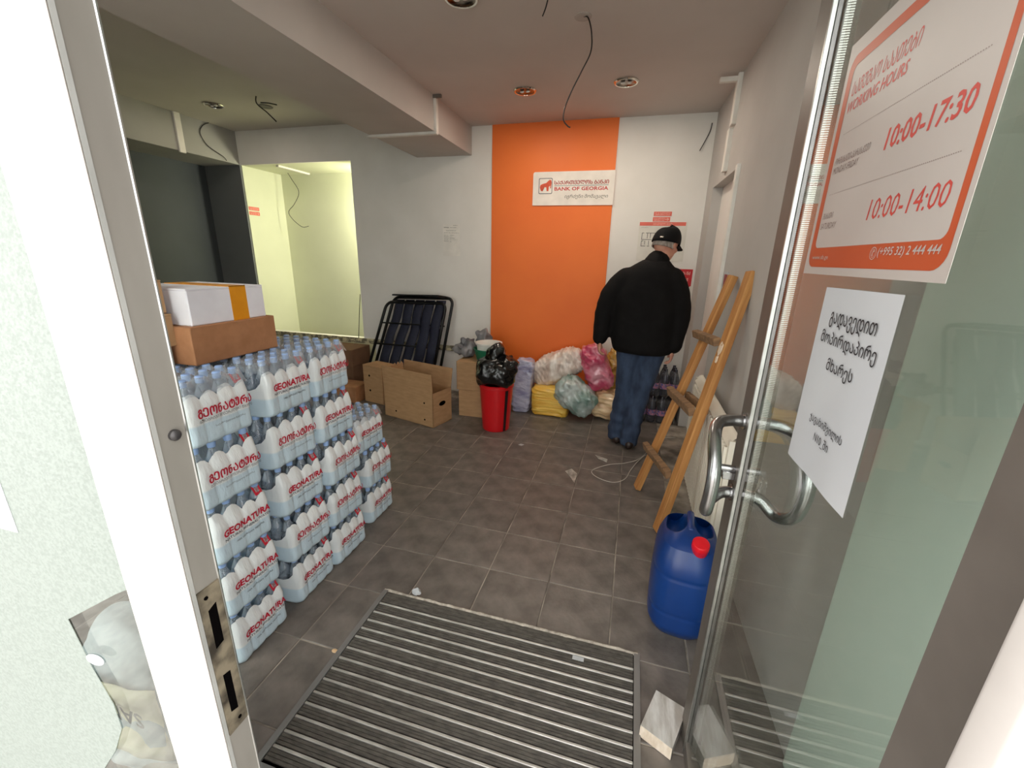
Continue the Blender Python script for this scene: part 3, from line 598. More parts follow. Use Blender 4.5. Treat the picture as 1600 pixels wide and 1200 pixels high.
def exit_sticker(x0, x1, z0, z1, label, arrow, M=None, y=YB):
    t = thing('exit_sticker', label, 'sticker', ((x0 + x1) / 2, y, z0), group=None)
    q = MB(); q.box(x0, x1, y - .002, y, z0, z1); 
    if M: q.v = [tuple(M @ Vector(p)) for p in q.v]; t.location = M @ Vector(t.location)
    q.build('backing', exit_r, t)
    q = MB(); h = z1 - z0
    text_on(q, 'ᲒᲐᲡᲐᲡᲕᲚᲔᲚᲘ', (x0 + .012, y - .003, z0 + h * .56), XD, YD, (x1 - x0) * (.60 if arrow else .84), h * .26, .02)
    text_on(q, 'EMERGENCY EXIT', (x0 + .012, y - .003, z0 + h * .18), XD, YD, (x1 - x0) * (.60 if arrow else .84), h * .24, .02)
    if arrow: text_on(q, '➔', (x1 - .045, y - .003, z0 + h * .2), XD, YD, .035, h * .6)
    if M: q.v = [tuple(M @ Vector(p)) for p in q.v]
    q.build('lettering', exit_l, t); return t
exit_sticker(.116, .270, 1.893, 1.930, 'coral emergency exit sticker on the back wall, upper one above the plan', False)
exit_sticker(.112, .262, 1.846, 1.884, 'coral emergency exit sticker with arrow, lower one above the plan', True)
Mx = Matrix.Translation((-4.50, 4.33, 0)) @ Matrix.Rotation(PI / 2, 4, 'Z') @ Matrix.Translation((0, -YB, 0))
exit_sticker(0.0, .15, 1.968, 2.008, 'coral emergency exit sticker in the lit back room, upper of the pair', False, Mx)
exit_sticker(0.0, .15, 1.915, 1.955, 'coral emergency exit sticker in the lit back room, lower of the pair', True, Mx)
ev = thing('evacuation_plan', 'white evacuation floor plan with coral header behind the man’s cap', 'poster', (.2, YB, 1.66))
ev['label'] = 'white evacuation floor plan with coral header behind the cap of the man'
MB().box(0.0, .415, YB - .002, YB, 1.50, 1.842).build('sheet', mat('plan_sheet', lin(226, 222, 212), .6), ev)
MB().box(0.002, .402, YB - .003, YB - .002, 1.810, 1.841).build('header_band', exit_r, ev)
q = MB(); text_on(q, 'ევაკუაციის გეგმა', (.12, YB - .0035, 1.818), XD, YD, .17, .016, .02); q.build('header_lettering', exit_l, ev)
q = MB()
for x0, x1, z0, z1 in ((.03, .05, 1.745, 1.749), (.03, .034, 1.69, 1.749), (.03, .12, 1.688, 1.692), (.065, .15, 1.745, 1.749), (.078, .082, 1.70, 1.749), (.105, .109, 1.70, 1.749), (.03, .05, 1.675, 1.679), (.03, .034, 1.63, 1.679), (.03, .07, 1.63, 1.634), (.06, .064, 1.645, 1.68), (.095, .099, 1.64, 1.68), (.085, .105, 1.63, 1.634), (.30, .37, 1.745, 1.748), (.36, .364, 1.70, 1.745), (.33, .38, 1.70, 1.703), (.15, .30, 1.745, 1.749), (.2, .204, 1.66, 1.749)):
    q.box(x0, x1, YB - .0035, YB - .002, z0, z1)
q.build('plan_lines', ink, ev)
q = MB(); text_on(q, 'ფეხსაცმელი სახანძრო', (.31, YB - .003, 1.60), XD, YD, .08, .008); text_on(q, 'გეგმა 1:100', (.31, YB - .003, 1.585), XD, YD, .07, .008); text_on(q, 'სართული 1', (.02, YB - .003, 1.79), XD, YD, .06, .008)
q.build('small_lettering', sign_g, ev)
fs_ = thing('fire_sign', 'small red fire safety sign beside the shoulder of the man on the back wall', 'sign', (.46, YB, 1.35))
MB().prism([(.40, 1.275), (.455, 1.255), (.515, 1.285), (.515, 1.435), (.40, 1.435)], YB - .003, YB, 'y').build('backing', fire_r, fs_)
q = MB(); text_on(q, 'ᲮᲐᲜᲫ', (.435, YB - .004, 1.385), XD, YD, .06, .03, .02); text_on(q, 'FIRE', (.435, YB - .004, 1.33), XD, YD, .05, .025, .02); text_on(q, '112', (.44, YB - .004, 1.29), XD, YD, .045, .028, .02); q.build('lettering', exit_l, fs_)
ms = thing('wall_sticker', 'small framed dark red sticker on the right wall by the ladder top', 'sticker', (wallx(3.04), 3.04, 1.38))
MB().box(wallx(3.04) - .003, wallx(3.04) + .006, 2.98, 3.10, 1.315, 1.445).build('backing', paper_m, ms)
MB().box(wallx(3.04) - .0045, wallx(3.04) - .003, 2.995, 3.085, 1.33, 1.43).build('print', mat('maroon_print', lin(142, 42, 48), .5), ms)
a4 = thing('faded_notice', 'faded printed A4 notice on the white wall left of the orange panel', 'paper', (-1.88, YB, 1.7))
MB().box(-1.975, -1.785, YB - .0015, YB, 1.50, 1.815).build('sheet', mat('notice_sheet', lin(240, 235, 227), .7), a4)
q = MB(); FN = YB - .0022
for k, (x0, z, wd, hh) in enumerate(((-1.86, 1.80, .05, .006), (-1.965, 1.777, .06, .012), (-1.895, 1.779, .07, .007), (-1.94, 1.75, .11, .006), (-1.965, 1.728, .17, .005), (-1.965, 1.705, .05, .006), (-1.90, 1.705, .05, .006), (-1.965, 1.69, .055, .006), (-1.90, 1.69, .03, .006), (-1.965, 1.675, .055, .006), (-1.90, 1.675, .06, .006), (-1.965, 1.66, .05, .006), (-1.90, 1.66, .09, .004), (-1.965, 1.645, .055, .006), (-1.90, 1.64, .02, .006))):
    text_on(q, ['შეტყობინება აქ', 'ბრძანება', 'ნომერი და თარიღი'][k % 3], (x0, FN, z), XD, YD, wd, hh, .03)
q.build('lettering', mat('faded_ink', lin(92, 84, 78), .7), a4)

# ------------------------------------------------------------------ water packs
PW, PD, PH = 0.250, 0.186, 0.222
BY = [-.09375, -.03125, .03125, .09375]; BX = [-.057, 0.0, .057]
def bulge(y, z):   # x of the front film surface
    d = min(abs(y - b) for b in BY); k = math.sqrt(max(0.0, 1 - (d / .0345) ** 2))
    x = PD / 2 - .0095 + .0105 * k
    pin = .5 + .5 * math.cos((z - .075) / .075 * PI) if z < .15 else 0
    x -= .002 * pin
    if z > .135: x -= (z - .135) * (.30 + .25 * (1 - k))
    if z < .016: x -= (.016 - z) * .5
    return x
def pack_film(seed):
    q = MB(); n = 96
    r = random.Random(seed)
    tops = [r.uniform(.174, .197) for _ in range(4)]
    def topz(y):
        i = min(range(4), key=lambda k: abs(y - BY[k])); d = abs(y - BY[i]) / .03125
        return tops[i] - .024 * d * d + .003 * noise.noise((y * 160, seed, 0))
    per = []
    ny = 45
    for i in range(ny): per.append(('f', -PW / 2 + .012 + (PW - .024) * i / (ny - 1)))
    for i in range(1, 7): per.append(('e', i / 7))
    for i in range(ny): per.append(('b', PW / 2 - .012 - (PW - .024) * i / (ny - 1)))
    for i in range(1, 7): per.append(('E', i / 7))
    nv = 16; N = len(per); vs = []
    for j in range(nv):
        t = j / (nv - 1)
        for kind, a in per:
            if kind in 'fb':
                y = a; zt = topz(y); z = .003 + (zt - .003) * t; x = bulge(y, z) * (1 if kind == 'f' else -1)
                e = max(0, abs(y) - (PW / 2 - .03)) / .018; x *= 1 - .10 * e * e
                x += .0018 * noise.noise((y * 45 + z * 30, z * 25, seed + 3))
            else:
                s_ = 1 if kind == 'e' else -1; u = a
                ang = PI * u; xx = (PD / 2 - .02) * math.cos(ang); y = s_ * (PW / 2 - .010 + .008 * math.sin(ang))
                zt = topz(s_ * BY[3]) - .075 * math.sin(ang) ** .7; z = .003 + (zt - .003) * t; x = xx * s_
            vs.append((x, y, z))
    fs = [(j * N + i, j * N + (i + 1) % N, (j + 1) * N + (i + 1) % N, (j + 1) * N + i) for j in range(nv - 1) for i in range(N)]
    # bottom sheet
    fs.append(tuple(range(N - 1, -1, -1)))
    q.add(vs, fs); return q.mesh('film', film_m, 'all')
films = [pack_film(s) for s in range(5)]
def bprof(): return [(.004, .0), (.026, .0), (.030, .006), (.031, .02), (.0305, .06), (.0295, .075), (.0305, .09), (.031, .128), (.029, .146), (.022, .166), (.014, .184), (.0115, .194), (.0115, .202)]
bot_me = MB(); bot_me.lathe(bprof(), 14); bot_me = bot_me.mesh('bottle', bottle_m, 'all')
cap_me = MB(); cap_me.lathe([(.0135, .196), (.0142, .200), (.0142, .215), (.0125, .2185), (.002, .2188)], 12); cap_me = cap_me.mesh('cap', capblue, True)
def topfilm():
    q = MB()
    def fn(u, v):
        x = (u - .5) * (PD - .012); y = (v - .5) * (PW - .012)
        d = min(math.hypot(x - a, y - b) for a in BX for b in BY)
        z = .2195 - .026 * (1 - math.exp(-max(0, d - .012) ** 2 / .0005)); e = max(abs(u - .5), abs(v - .5)) * 2
        if e > .86: z -= (e - .86) / .14 * .035
        return (x, y, z + .0015 * noise.noise((x * 60, y * 60, 3)))
    q.grid(fn, 25, 33); return q.mesh('clear_top', shrink, 'all')
top_me = topfilm()
def warpf(p): return Vector((bulge(p.y, p.z) + .0034, p.y, p.z))
def pack_text(geo):
    r_ = MB(); g_ = MB(); h_ = MB()
    if geo:
        for e_ in (-.0009, 0, .0009): text_on(r_, 'ᲒᲔᲝᲜᲐᲢᲣᲠᲐ', (0, -.086 + e_, .096 - abs(e_)), (0, 1, 0), YD, .200, .032, .006, 0, warpf)
        text_on(g_, 'ᲑᲣᲜᲔᲑᲠᲘᲕᲘ ᲛᲘᲜᲔᲠᲐᲚᲣᲠᲘ ᲬᲧᲐᲚᲘ', (0, -.084, .080), (0, 1, 0), YD, .198, .0105, .0, 0, warpf)
        text_on(h_, 'საქართველოს ნატურა', (0, -.035, .052), (0, 1, 0), YD, .115, .008, .0, 0, warpf)
    else:
        text_on(r_, 'GEONATURA', (0, -.088, .098), (0, 1, 0), YD, .196, .028, .035, 0, warpf)
        text_on(g_, 'NATURAL MINERAL WATER', (0, -.086, .082), (0, 1, 0), YD, .194, .0105, .012, 0, warpf)
        text_on(h_, '100% GEORGIAN TREASURE', (0, -.045, .056), (0, 1, 0), YD, .120, .007, .01, 0, warpf)
    return r_.mesh('red_lettering', textred), g_.mesh('grey_lettering', textgrey), h_.mesh('small_lettering', textgrey)
PT = {True: pack_text(True), False: pack_text(False)}
bd = MB(); bd.add([(PD / 2 - .016, .074, .170), (PD / 2 - .016, .104, .172), (PD / 2 - .034, .103, .204), (PD / 2 - .034, .073, .202), (PD / 2 - .018, .074, .170), (PD / 2 - .018, .104, .172), (PD / 2 - .036, .103, .204), (PD / 2 - .036, .073, .202)], [(0, 1, 2, 3), (7, 6, 5, 4), (0, 4, 5, 1), (1, 5, 6, 2), (2, 6, 7, 3), (3, 7, 4, 0)]); bd = bd.mesh('badge', badge_m)
bt = MB(); text_on(bt, '12', (PD / 2 - .0205, .080, .180), (0, 1, .03), (-.49, 0, .87), .017, .018, .02); bt = bt.mesh('badge_number', sign_w)
def inst(name, me, parent, loc=(0, 0, 0), rot=(0, 0, 0)):
    o = bpy.data.objects.new(name, me); COL.objects.link(o); o.parent = parent; o.location = loc; o.rotation_euler = rot; return o
pk_n = 0
def water_pack(x, y, z, geo, label, bottles, group=None, seed=0, top=False, rz=0.0):
    t = thing('water_pack', label, 'water pack', (x, y, z), rz, group)
    inst('film', films[seed % 5], t)
    if geo is not None:
        inst('red_lettering', PT[geo][0], t); inst('grey_lettering', PT[geo][1], t); inst('small_lettering', PT[geo][2], t)
        b = inst('badge', bd, t); inst('badge_number', bt, b)
    for ix, iy in bottles:
        b = inst('bottle', bot_me, t, (BX[ix], BY[iy] * .955, .004)); b.scale = (.90, .92, 1); inst('cap', cap_me, b)
    if top: inst('clear_top', top_me, t)
    return t
ALL = [(i, j) for i in range(3) for j in range(4)]; SOME = [(2, 0), (2, 1), (2, 2), (2, 3), (1, 0), (0, 0), (1, 3)]
names = ['bottom', 'second from bottom', 'middle', 'second from top', 'top']
colname = ['column nearest the jamb', 'second column from the jamb', 'third column from the jamb']
scr = [[False, False, False, True, True], [False, True, False, True, False], [False, True, True, False, True]]
ycol = [1.012, 1.312, 1.572]; rr_ = random.Random(11)
for c in range(3):
    for k in range(5):
        dx = rr_.uniform(-.006, .006) + (-.008 if k > 2 else 0); dy = rr_.uniform(-.006, .006)
        water_pack(-1.364 + dx, ycol[c] + dy - (.0 if k < 3 else .004), k * PH, scr[c][k],
                   'water pack with %s lettering, %s of the %s' % ('Georgian' if scr[c][k] else 'Latin', names[k], colname[c]),
                   ALL if k == 4 else SOME, 'water packs stacked on the left', c * 5 + k, k == 4, rr_.uniform(-.03, .03))
n4 = ['bottom', 'middle', 'top']
for k, g in enumerate((False, True, False)):
    water_pack(-1.460 + (.035, .02, 0.0)[k] + (0.03 if k else 0.02), 1.90 + (.02, .035, 0)[k], k * PH, g, 'water pack with %s lettering, %s of the short rear column' % ('Georgian' if g else 'Latin', n4[k]), ALL if k == 2 else SOME, 'water packs stacked on the left', 20 + k, k == 2, .02 - .03 * k)
for c in range(3):
    for k in range(5):
        water_pack(-1.364 - .192, ycol[c] + rr_.uniform(-.004, .004), k * PH, None,
                   ('top water pack with blue caps showing, behind the %s' % colname[c]) if k == 4 else 'plain water pack, %s in the back row behind the %s' % (names[k], colname[c].replace('from the', 'from')),
                   ALL if k == 4 else [], 'back row of water packs' if k == 4 else 'hidden water packs in the back row', c + k, k == 4, rr_.uniform(-.01, .01))

# ------------------------------------------------------------------ boxes on the packs
ZT = 5 * PH
def closed_box(name, label, x0, x1, y0, y1, z0, z1, m, r=.004, rz=0.0, tape=None, flap=True, group=None):
    cx, cy = (x0 + x1) / 2, (y0 + y1) / 2
    t = thing(name, label, 'box', (cx, cy, z0), rz, group)
    hx, hy, h = (x1 - x0) / 2, (y1 - y0) / 2, z1 - z0
    MB().rbox(-hx, hx, -hy, hy, 0, h - .006, r, 1).build('body', m, t, local=True)
    if flap:
        MB().rbox(-hx, hx, .0015, hy, h - .0065, h - .002, .001, 1).build('flap', m, t, local=True)
        MB().rbox(-hx, hx, -hy, -.0015, h - .0065, h - .001, .001, 1).build('flap', m, t, local=True)
    return t, hx, hy, h
t, hx, hy, h = closed_box('cardboard_tray', 'brown cardboard box under the white box on the water packs', -1.80, -1.437, 1.068, 1.432, ZT, ZT + .140, card_r, .003, .0, flap=False)
MB().box(hx - .012, hx + .001, -hy + .004, hy - .004, h - .016, h - .0075).build('folded_rim', card_r, t, local=True)
t, hx, hy, h = closed_box('white_box', 'white box with orange tape on top of the brown cardboard box', -1.79, -1.452, 1.092, 1.408, ZT + .134, ZT + .262, card_w, .003, .0)
MB().box(hx - .001, hx + .001, .006, .076, 0.0, h + .0012).build('tape', tape_m, t, local=True)
MB().box(-hx * .9, hx + .001, .006, .076, h - .002, h + .0005).build('tape', tape_m, t, local=True)
t, hx, hy, h = closed_box('cardboard_box', 'brown box with white label behind the door jamb, middle of the leaning pile', -1.80, -1.506, .84, 1.070, 1.178, 1.290, card, .003)
MB().box(hx - .0005, hx + .001, .012, .062, .02, .085).build('paper_label', paper_m, t, local=True)
closed_box('cardboard_box', 'flat reddish box lowest of the pile behind the door jamb', -1.78, -1.516, .86, 1.052, ZT, 1.178, card_r, .003)
closed_box('cardboard_box', 'tan box upper of the pile behind the door jamb', -1.80, -1.52, .83, 1.068, 1.290, 1.402, card, .003)
closed_box('cardboard_box', 'reddish brown box topmost of the pile behind the door jamb', -1.76, -1.53, .82, 1.040, 1.402, 1.488, card_r, .003)

# ------------------------------------------------------------------ cartons on the floor at the back
def open_carton(label, corner, ang, L_, D_, H_, flap, m, torn=True):
    t = thing('open_carton', label, 'box', corner, ang)
    th = .006
    q = MB(); q.box(-L_, 0, 0, D_, 0, th); q.box(-L_, 0, 0, th, 0, H_); q.box(-L_, 0, D_ - th, D_, 0, H_); q.box(-th, 0, 0, D_, 0, H_); q.box(-L_, -L_ + th, 0, D_, 0, H_)
    q.build('body', m, t, local=True)
    q = MB(); q.hexa([(-L_, 0, H_), (0, 0, H_), (0, th, H_), (-L_, th, H_), (-L_, -.010, H_ + flap), (0, -.012, H_ + flap), (0, -.006, H_ + flap), (-L_, -.004, H_ + flap)]); q.build('flap', m, t, local=True)
    q = MB(); q.hexa([(-L_, D_ - th, H_), (0, D_ - th, H_), (0, D_, H_), (-L_, D_, H_), (-L_, D_ + .02, H_ + flap), (0, D_ + .02, H_ + flap), (0, D_ + .026, H_ + flap), (-L_, D_ + .026, H_ + flap)]); q.build('flap', m, t, local=True)
    q = MB(); q.hexa([(-.006, .004, H_), (0, .004, H_), (0, D_ - .004, H_), (-.006, D_ - .004, H_), (-.10, .02, H_ - .06), (-.094, .02, H_ - .058), (-.094, D_ - .02, H_ - .058), (-.10, D_ - .02, H_ - .06)]); q.build('flap', m, t, local=True)
    # torn corrugated left flap: zigzag strip
    q = MB(); n = 12
    for k in range(n):
        y0 = D_ * k / n; y1 = D_ * (k + 1) / n; a = H_ + flap * (.95 if k % 2 else .80); b = H_ + flap * (.80 if k % 2 else .95)
        q.hexa([(-L_, y0, H_), (-L_ + th, y0, H_), (-L_ + th, y1, H_), (-L_, y1, H_), (-L_, y0, a), (-L_ + th, y0, a), (-L_ + th, y1, b), (-L_, y1, b)])
    q.build('torn_flap', m, t, local=True)
    dk = MB().prism([(D_ / 2 + .045 * math.cos(a), H_ * .62 + .022 * math.sin(a)) for a in [2 * PI * i / 14 for i in range(14)]], -.0005, .001, 'x').build('hand_hole', black_h, t, local=True)
    q = MB()
    for px_, pz in ((-.10, .22), (-.10, .06), (-.46, .07)):
        q.prism([(px_ + .009 * math.cos(a), pz + .009 * math.sin(a)) for a in [2 * PI * i / 10 for i in range(10)]], -.001, .0005, 'y')
    q.build('vent_holes', black_h, t, local=True, kind='stuff')
    return t
open_carton('large open cardboard box with raised flaps on the floor before the folding bed', (-1.615, 3.215, 0), math.radians(-15), .61, .265, .325, .175, card)
t, hx, hy, h = closed_box('cardboard_box', 'narrow cardboard box with two round holes left of the large open box', -2.61, -2.34, 3.63, 3.83, 0, .40, card, .003, math.radians(-14))
q = MB()
for pz in (.13, .29): q.prism([(-.045 + .012 * math.cos(a), pz + .012 * math.sin(a)) for a in [2 * PI * i / 12 for i in range(12)]], -hy - .0006, -hy + .001, 'y')
q.build('vent_holes', black_h, t, local=True)
t, hx, hy, h = closed_box('lidded_box', 'dark brown box with overhanging lid on the floor below the lit opening', -3.42, -2.95, 3.93, 4.25, 0, .46, card_d, .003, .0, flap=False)
MB().rbox(-hx - .012, hx + .012, -hy - .012, hy + .012, h * .60, h + .01, .004, 1).build('lid', card_d, t, local=True)
closed_box('cardboard_box', 'small brown box on the floor behind the short water pack column', -2.95, -2.66, 3.56, 3.80, 0, .17, card_r, .003, .0)
closed_box('cardboard_box', 'lower of the two stacked tan boxes behind the red bin', -1.53, -1.10, 3.60, 3.95, 0, .270, card, .003, .04)
t, hx, hy, h = closed_box('cardboard_box', 'upper of the two stacked tan boxes behind the red bin', -1.545, -1.09, 3.59, 3.96, .270, .548, card, .003, .03)
q = MB(); q.tube([(-.02, -hy - .003, .14), (-.015, -hy - .012, .15), (-.02, -hy - .004, .165)], .004, 6); q.tube([(-.02, -hy - .003, .20), (-.015, -hy - .012, .21), (-.02, -hy - .004, .225)], .004, 6)
q.build('carton_clip', chrome, t, local=True)

# ------------------------------------------------------------------ folding bed
fb = thing('folding_bed', 'black folding bed with navy slats leaning against the back wall', 'folding bed', (-2.3, 4.0, 0))
def FBp(u, v, off=0.0):
    x = (-2.85 + .88 * u) * (1 - v) + (-2.585 + .75 * u) * v
    return (x, 3.98 + .24 * v - off, 1.045 * v + .02 * u * v)
def frame_path(u0, u1, vt, off, r=.07):
    P = [FBp(u0, 0.012, off), FBp(u0, vt - r, off)]
    for k in range(1, 6):
        a = PI / 2 * k / 6; P.append(FBp(u0 + r * (1 - math.cos(a)) * 1.2, vt - r + r * math.sin(a), off))
    P.append(FBp(u0 + r * 1.2, vt, off)); P.append(FBp(u1 - r * 1.2, vt, off))
    for k in range(1, 6):
        a = PI / 2 * k / 6; P.append(FBp(u1 - r * 1.2 + r * 1.2 * math.sin(a), vt - r + r * math.cos(a), off))
    P += [FBp(u1, vt - r, off), FBp(u1, 0.012, off)]; return P
MB().tube(frame_path(.05, 1.0, 1.0, .0), .0165, 8).build('outer_frame', blackm, fb, smooth='all')
MB().tube(frame_path(.0, .94, .955, .06), .0165, 8).build('inner_frame', blackm, fb, smooth='all')
for v_ in (.28, .52, .74):
    MB().tube([FBp(.0, v_, .055), FBp(.96, v_ - .01, .03)], .009, 6).build('crossbar', blackm, fb, smooth='all')
for k in range(5):
    u0 = .115 + k * .165; q = MB()
    q.grid(lambda u, v: FBp(u0 + .138 * u + .012 * math.sin(v * 9 + k), .03 + .95 * v, .03 + .012 * math.sin(u * PI) + .008 * math.sin(v * 22 + k)), 5, 26)
    q.v = q.v[:]; o = q.build('slat', navy, fb, smooth='all')
    sm = o.modifiers.new('thickness', 'SOLIDIFY'); sm.thickness = .012
MB().hexa([(-2.50, 4.10, 1.075), (-1.96, 4.10, 1.09), (-1.90, 4.24, 1.062), (-2.56, 4.24, 1.062), (-2.50, 4.10, 1.090), (-1.96, 4.10, 1.105), (-1.90, 4.24, 1.080), (-2.56, 4.24, 1.080)]).build('head_board', blackm, fb)

# ------------------------------------------------------------------ bin, bags, buckets
bn = thing('waste_bin', 'red plastic waste bin on the floor before the orange panel', 'bin', (-1.085, 3.42, 0))
prof = [(.118, 0), (.122, .004), (.150, .40), (.158, .405), (.158, .425), (.146, .43), (.142, .41), (.114, .012), (.01, .010)]
MB().lathe([(r, z) for r, z in prof], 40).build('body', red_p, bn, smooth=True, local=True)
q = MB(); q.grid(lambda u, v: ((.1235 + .028 * v) * math.cos(-.50 - .22 * u + .0), (.1235 + .028 * v) * math.sin(-.50 - .22 * u), .006 + .385 * v), 5, 3); q.build('black_stripe', red_p2, bn, local=True)
def blob(c, r, rot, amp, fr, seed, p=2.0, n=56, m=34, ridge=0.0, fold=None):
    q = MB(); E_ = Euler(rot).to_matrix(); c = Vector(c)
    def sp(x, e): return math.copysign(abs(x) ** e, x)
    e = 2.0 / p
    def fn(u, v):
        a = 2 * PI * u; b = PI * (v - .5) * .999
        d = Vector((sp(math.cos(a), e) * sp(math.cos(b), e), sp(math.sin(a), e) * sp(math.cos(b), e), sp(math.sin(b), e)))
        L = Vector((d.x * r[0], d.y * r[1], d.z * r[2])); s = L * fr
        nz = noise.noise(s + Vector((seed, 0, 0))) + .5 * noise.noise(s * 2.1 + Vector((0, seed, 0))) + (ridge * (1 - abs(noise.noise(s * 1.6 + Vector((0, 0, seed)))) * 4) if ridge else 0)
        dn = d.normalized() if d.length > 0 else d
        if fold:
            fd, ff_, fa = fold; ph = L.dot(Vector(fd)) * ff_ + 2.4 * noise.noise(L * 9 + Vector((seed, seed, 0)))
            nz += fa / amp * (1 - 2 * abs(math.sin(ph)) ** .7)
        return tuple(c + E_ @ (L + dn * amp * nz))
    q.grid(fn, n, m, cu=True); k = n
    q.f += [tuple(range(k - 1, -1, -1)), tuple((m - 1) * k + j for j in range(k))]
    return q
def clampz(q, z0):
    q.v = [(p[0], p[1], max(p[2], z0)) for p in q.v]; return q
bl = thing('bin_liner', 'glossy black rubbish bag bulging out of the red bin', 'bag', (-1.085, 3.42, .44))
q = blob((-1.09, 3.42, .53), (.185, .165, .145), (0, 0, 0), .032, 8, 3.1, 2.2, 80, 50, .16); q.build('bag_body', bag_k, bl, smooth='all')
q = blob((-1.10, 3.43, .685), (.085, .08, .100), (0, .3, 0), .022, 11, 5.2, 2, 60, 40, .16); q.build('bag_neck', bag_k, bl, smooth='all')
q = blob((-.985, 3.42, .60), (.10, .11, .085), (0, .6, 0), .022, 11, 8.2, 2, 60, 40, .16); q.build('bag_fold', bag_k, bl, smooth='all')
gb = thing('plastic_basin', 'green plastic basin on top of the stacked tan boxes', 'basin', (-1.275, 3.76, .548))
MB().lathe([(.09, 0), (.115, .004), (.142, .10), (.148, .104), (.148, .112), (.138, .112), (.112, .014), (.01, .012)], 36).build('body', green_p, gb, smooth=True, local=True)
wb_ = thing('white_tub', 'white plastic tub nested inside the green basin', 'tub', (-1.275, 3.76, .562))
MB().lathe([(.08, 0), (.10, .002), (.118, .135), (.130, .140), (.130, .156), (.112, .156), (.095, .012), (.01, .010)], 36).build('body', white_p, wb_, smooth=True, local=True)
q = blob((-1.53, 3.80, .635), (.085, .085, .095), (0, .2, 0), .05, 11, 1.7, 2.2, 56, 34, .3); clampz(q, .549).build('crumpled_bag', grey_bag, smooth='all', label='crumpled grey plastic bag left of the green basin', cat='bag')
q = blob((-1.39, 3.92, .705), (.07, .05, .095), (0, -.4, 0), .04, 11, 4.7, 2.2, 48, 30, .3); clampz(q, .549).build('crumpled_bag', grey_bag, smooth='all', label='dark grey plastic bag poking up behind the white tub', cat='bag')
def bag(name, c, r, rot, m, amp, fr, seed, label, p=2.8, ridge=.12, cat='plastic pack', fold=None):
    clampz(blob(c, r, rot, amp, fr, seed, p, 130, 80, ridge, fold), .002).build(name, m, smooth='all', label=label, cat=cat)
bag('film_wrapped_pack', (-.965, 3.95, .27), (.095, .09, .275), (0, .06, 0), film_c, .011, 14, 2.2, 'tall purple blue film-wrapped pack standing right of the red bin', 7.0, fold=((.3, 0, 1), 55, .004))
bag('film_wrapped_pack', (-.68, 3.995, .142), (.185, .15, .150), (0, 0, 0), bag_ye, .009, 14, 3.3, 'yellow sponge pack lying lowest on the floor under the white pack', 8.0, fold=((.1, 0, 1), 85, .0045))
bag('film_wrapped_pack', (-.645, 4.06, .46), (.285, .135, .150), (0, math.radians(-27), 0), bag_wh, .020, 11, 4.4, 'big white pack leaning on the orange panel above the yellow pack', 3.0, fold=((1, 0, .25), 75, .0055))
bag('film_wrapped_pack', (-.425, 3.87, .235), (.215, .12, .150), (0, math.radians(38), 0), bag_gr, .022, 11, 5.5, 'grey green film-wrapped pack slanting in front of the other packs', 2.8, fold=((.6, 0, .8), 60, .005))
bag('film_wrapped_pack', (-.255, 4.00, .505), (.125, .125, .240), (0, math.radians(-20), 0), bag_pk, .020, 11, 6.6, 'pink film-wrapped pack upright at the left hand of the man', 3.2, fold=((.8, 0, .5), 60, .005))
bag('film_wrapped_pack', (-.11, 4.03, .14), (.18, .14, .145), (0, 0, 0), bag_tn, .018, 13, 7.7, 'cream film-wrapped pack on the floor behind the legs of the man', 3.2, fold=((.2, 0, 1), 75, .005))
bag('film_wrapped_pack', (-.085, 4.17, .47), (.11, .09, .22), (0, .1, 0), bag_gd, .018, 13, 8.8, 'gold film-wrapped pack against the wall behind the man', 2.8, fold=((.5, 0, 1), 60, .005))
# dark bottles by the right corner
dbm = MB(); dbm.lathe([(.01, 0), (.034, 0), (.041, .01), (.042, .03), (.040, .06), (.042, .12), (.041, .16), (.036, .19), (.022, .225), (.015, .245), (.015, .262), (.013, .266), (.002, .267)], 16); dbm = dbm.mesh('bottle', cola_b, 'all')
lbm = MB(); lbm.lathe([(.0424, .075), (.0430, .08), (.0430, .125), (.0424, .13)], 16, cap=False); lbm = lbm.mesh('bottle_label', cola_l, 'all')
for lab, z, xs in (('lower shrink pack of dark blue bottles in the corner behind the ladder', 0.001, (.205, .292, .379, .466)), ('upper shrink pack of dark blue bottles in the corner behind the ladder', .270, (.292, .379, .466))):
    t = thing('bottle_pack', lab, 'bottle pack', (.38, 4.1, z))
    for x in xs:
        for yy in (4.06, 4.148, 4.236):
            b = inst('bottle', dbm, t, (x - .38, yy - 4.1, 0)); inst('bottle_label', lbm, b)
    q = MB(); x0, x1 = xs[0] - .045, xs[-1] + .045
    q.grid(lambda u, v: (x0 + (x1 - x0) * u, 4.014 + .004 * math.sin(u * 40), z + .01 + .20 * v), 30, 4); q.grid(lambda u, v: (x0 + (x1 - x0) * u, 4.014 + .05 * v, z + .21 + .04 * math.sin(v * PI / 2)), 30, 4)
    q.build('clear_wrap', wrap_m, t, smooth='all')

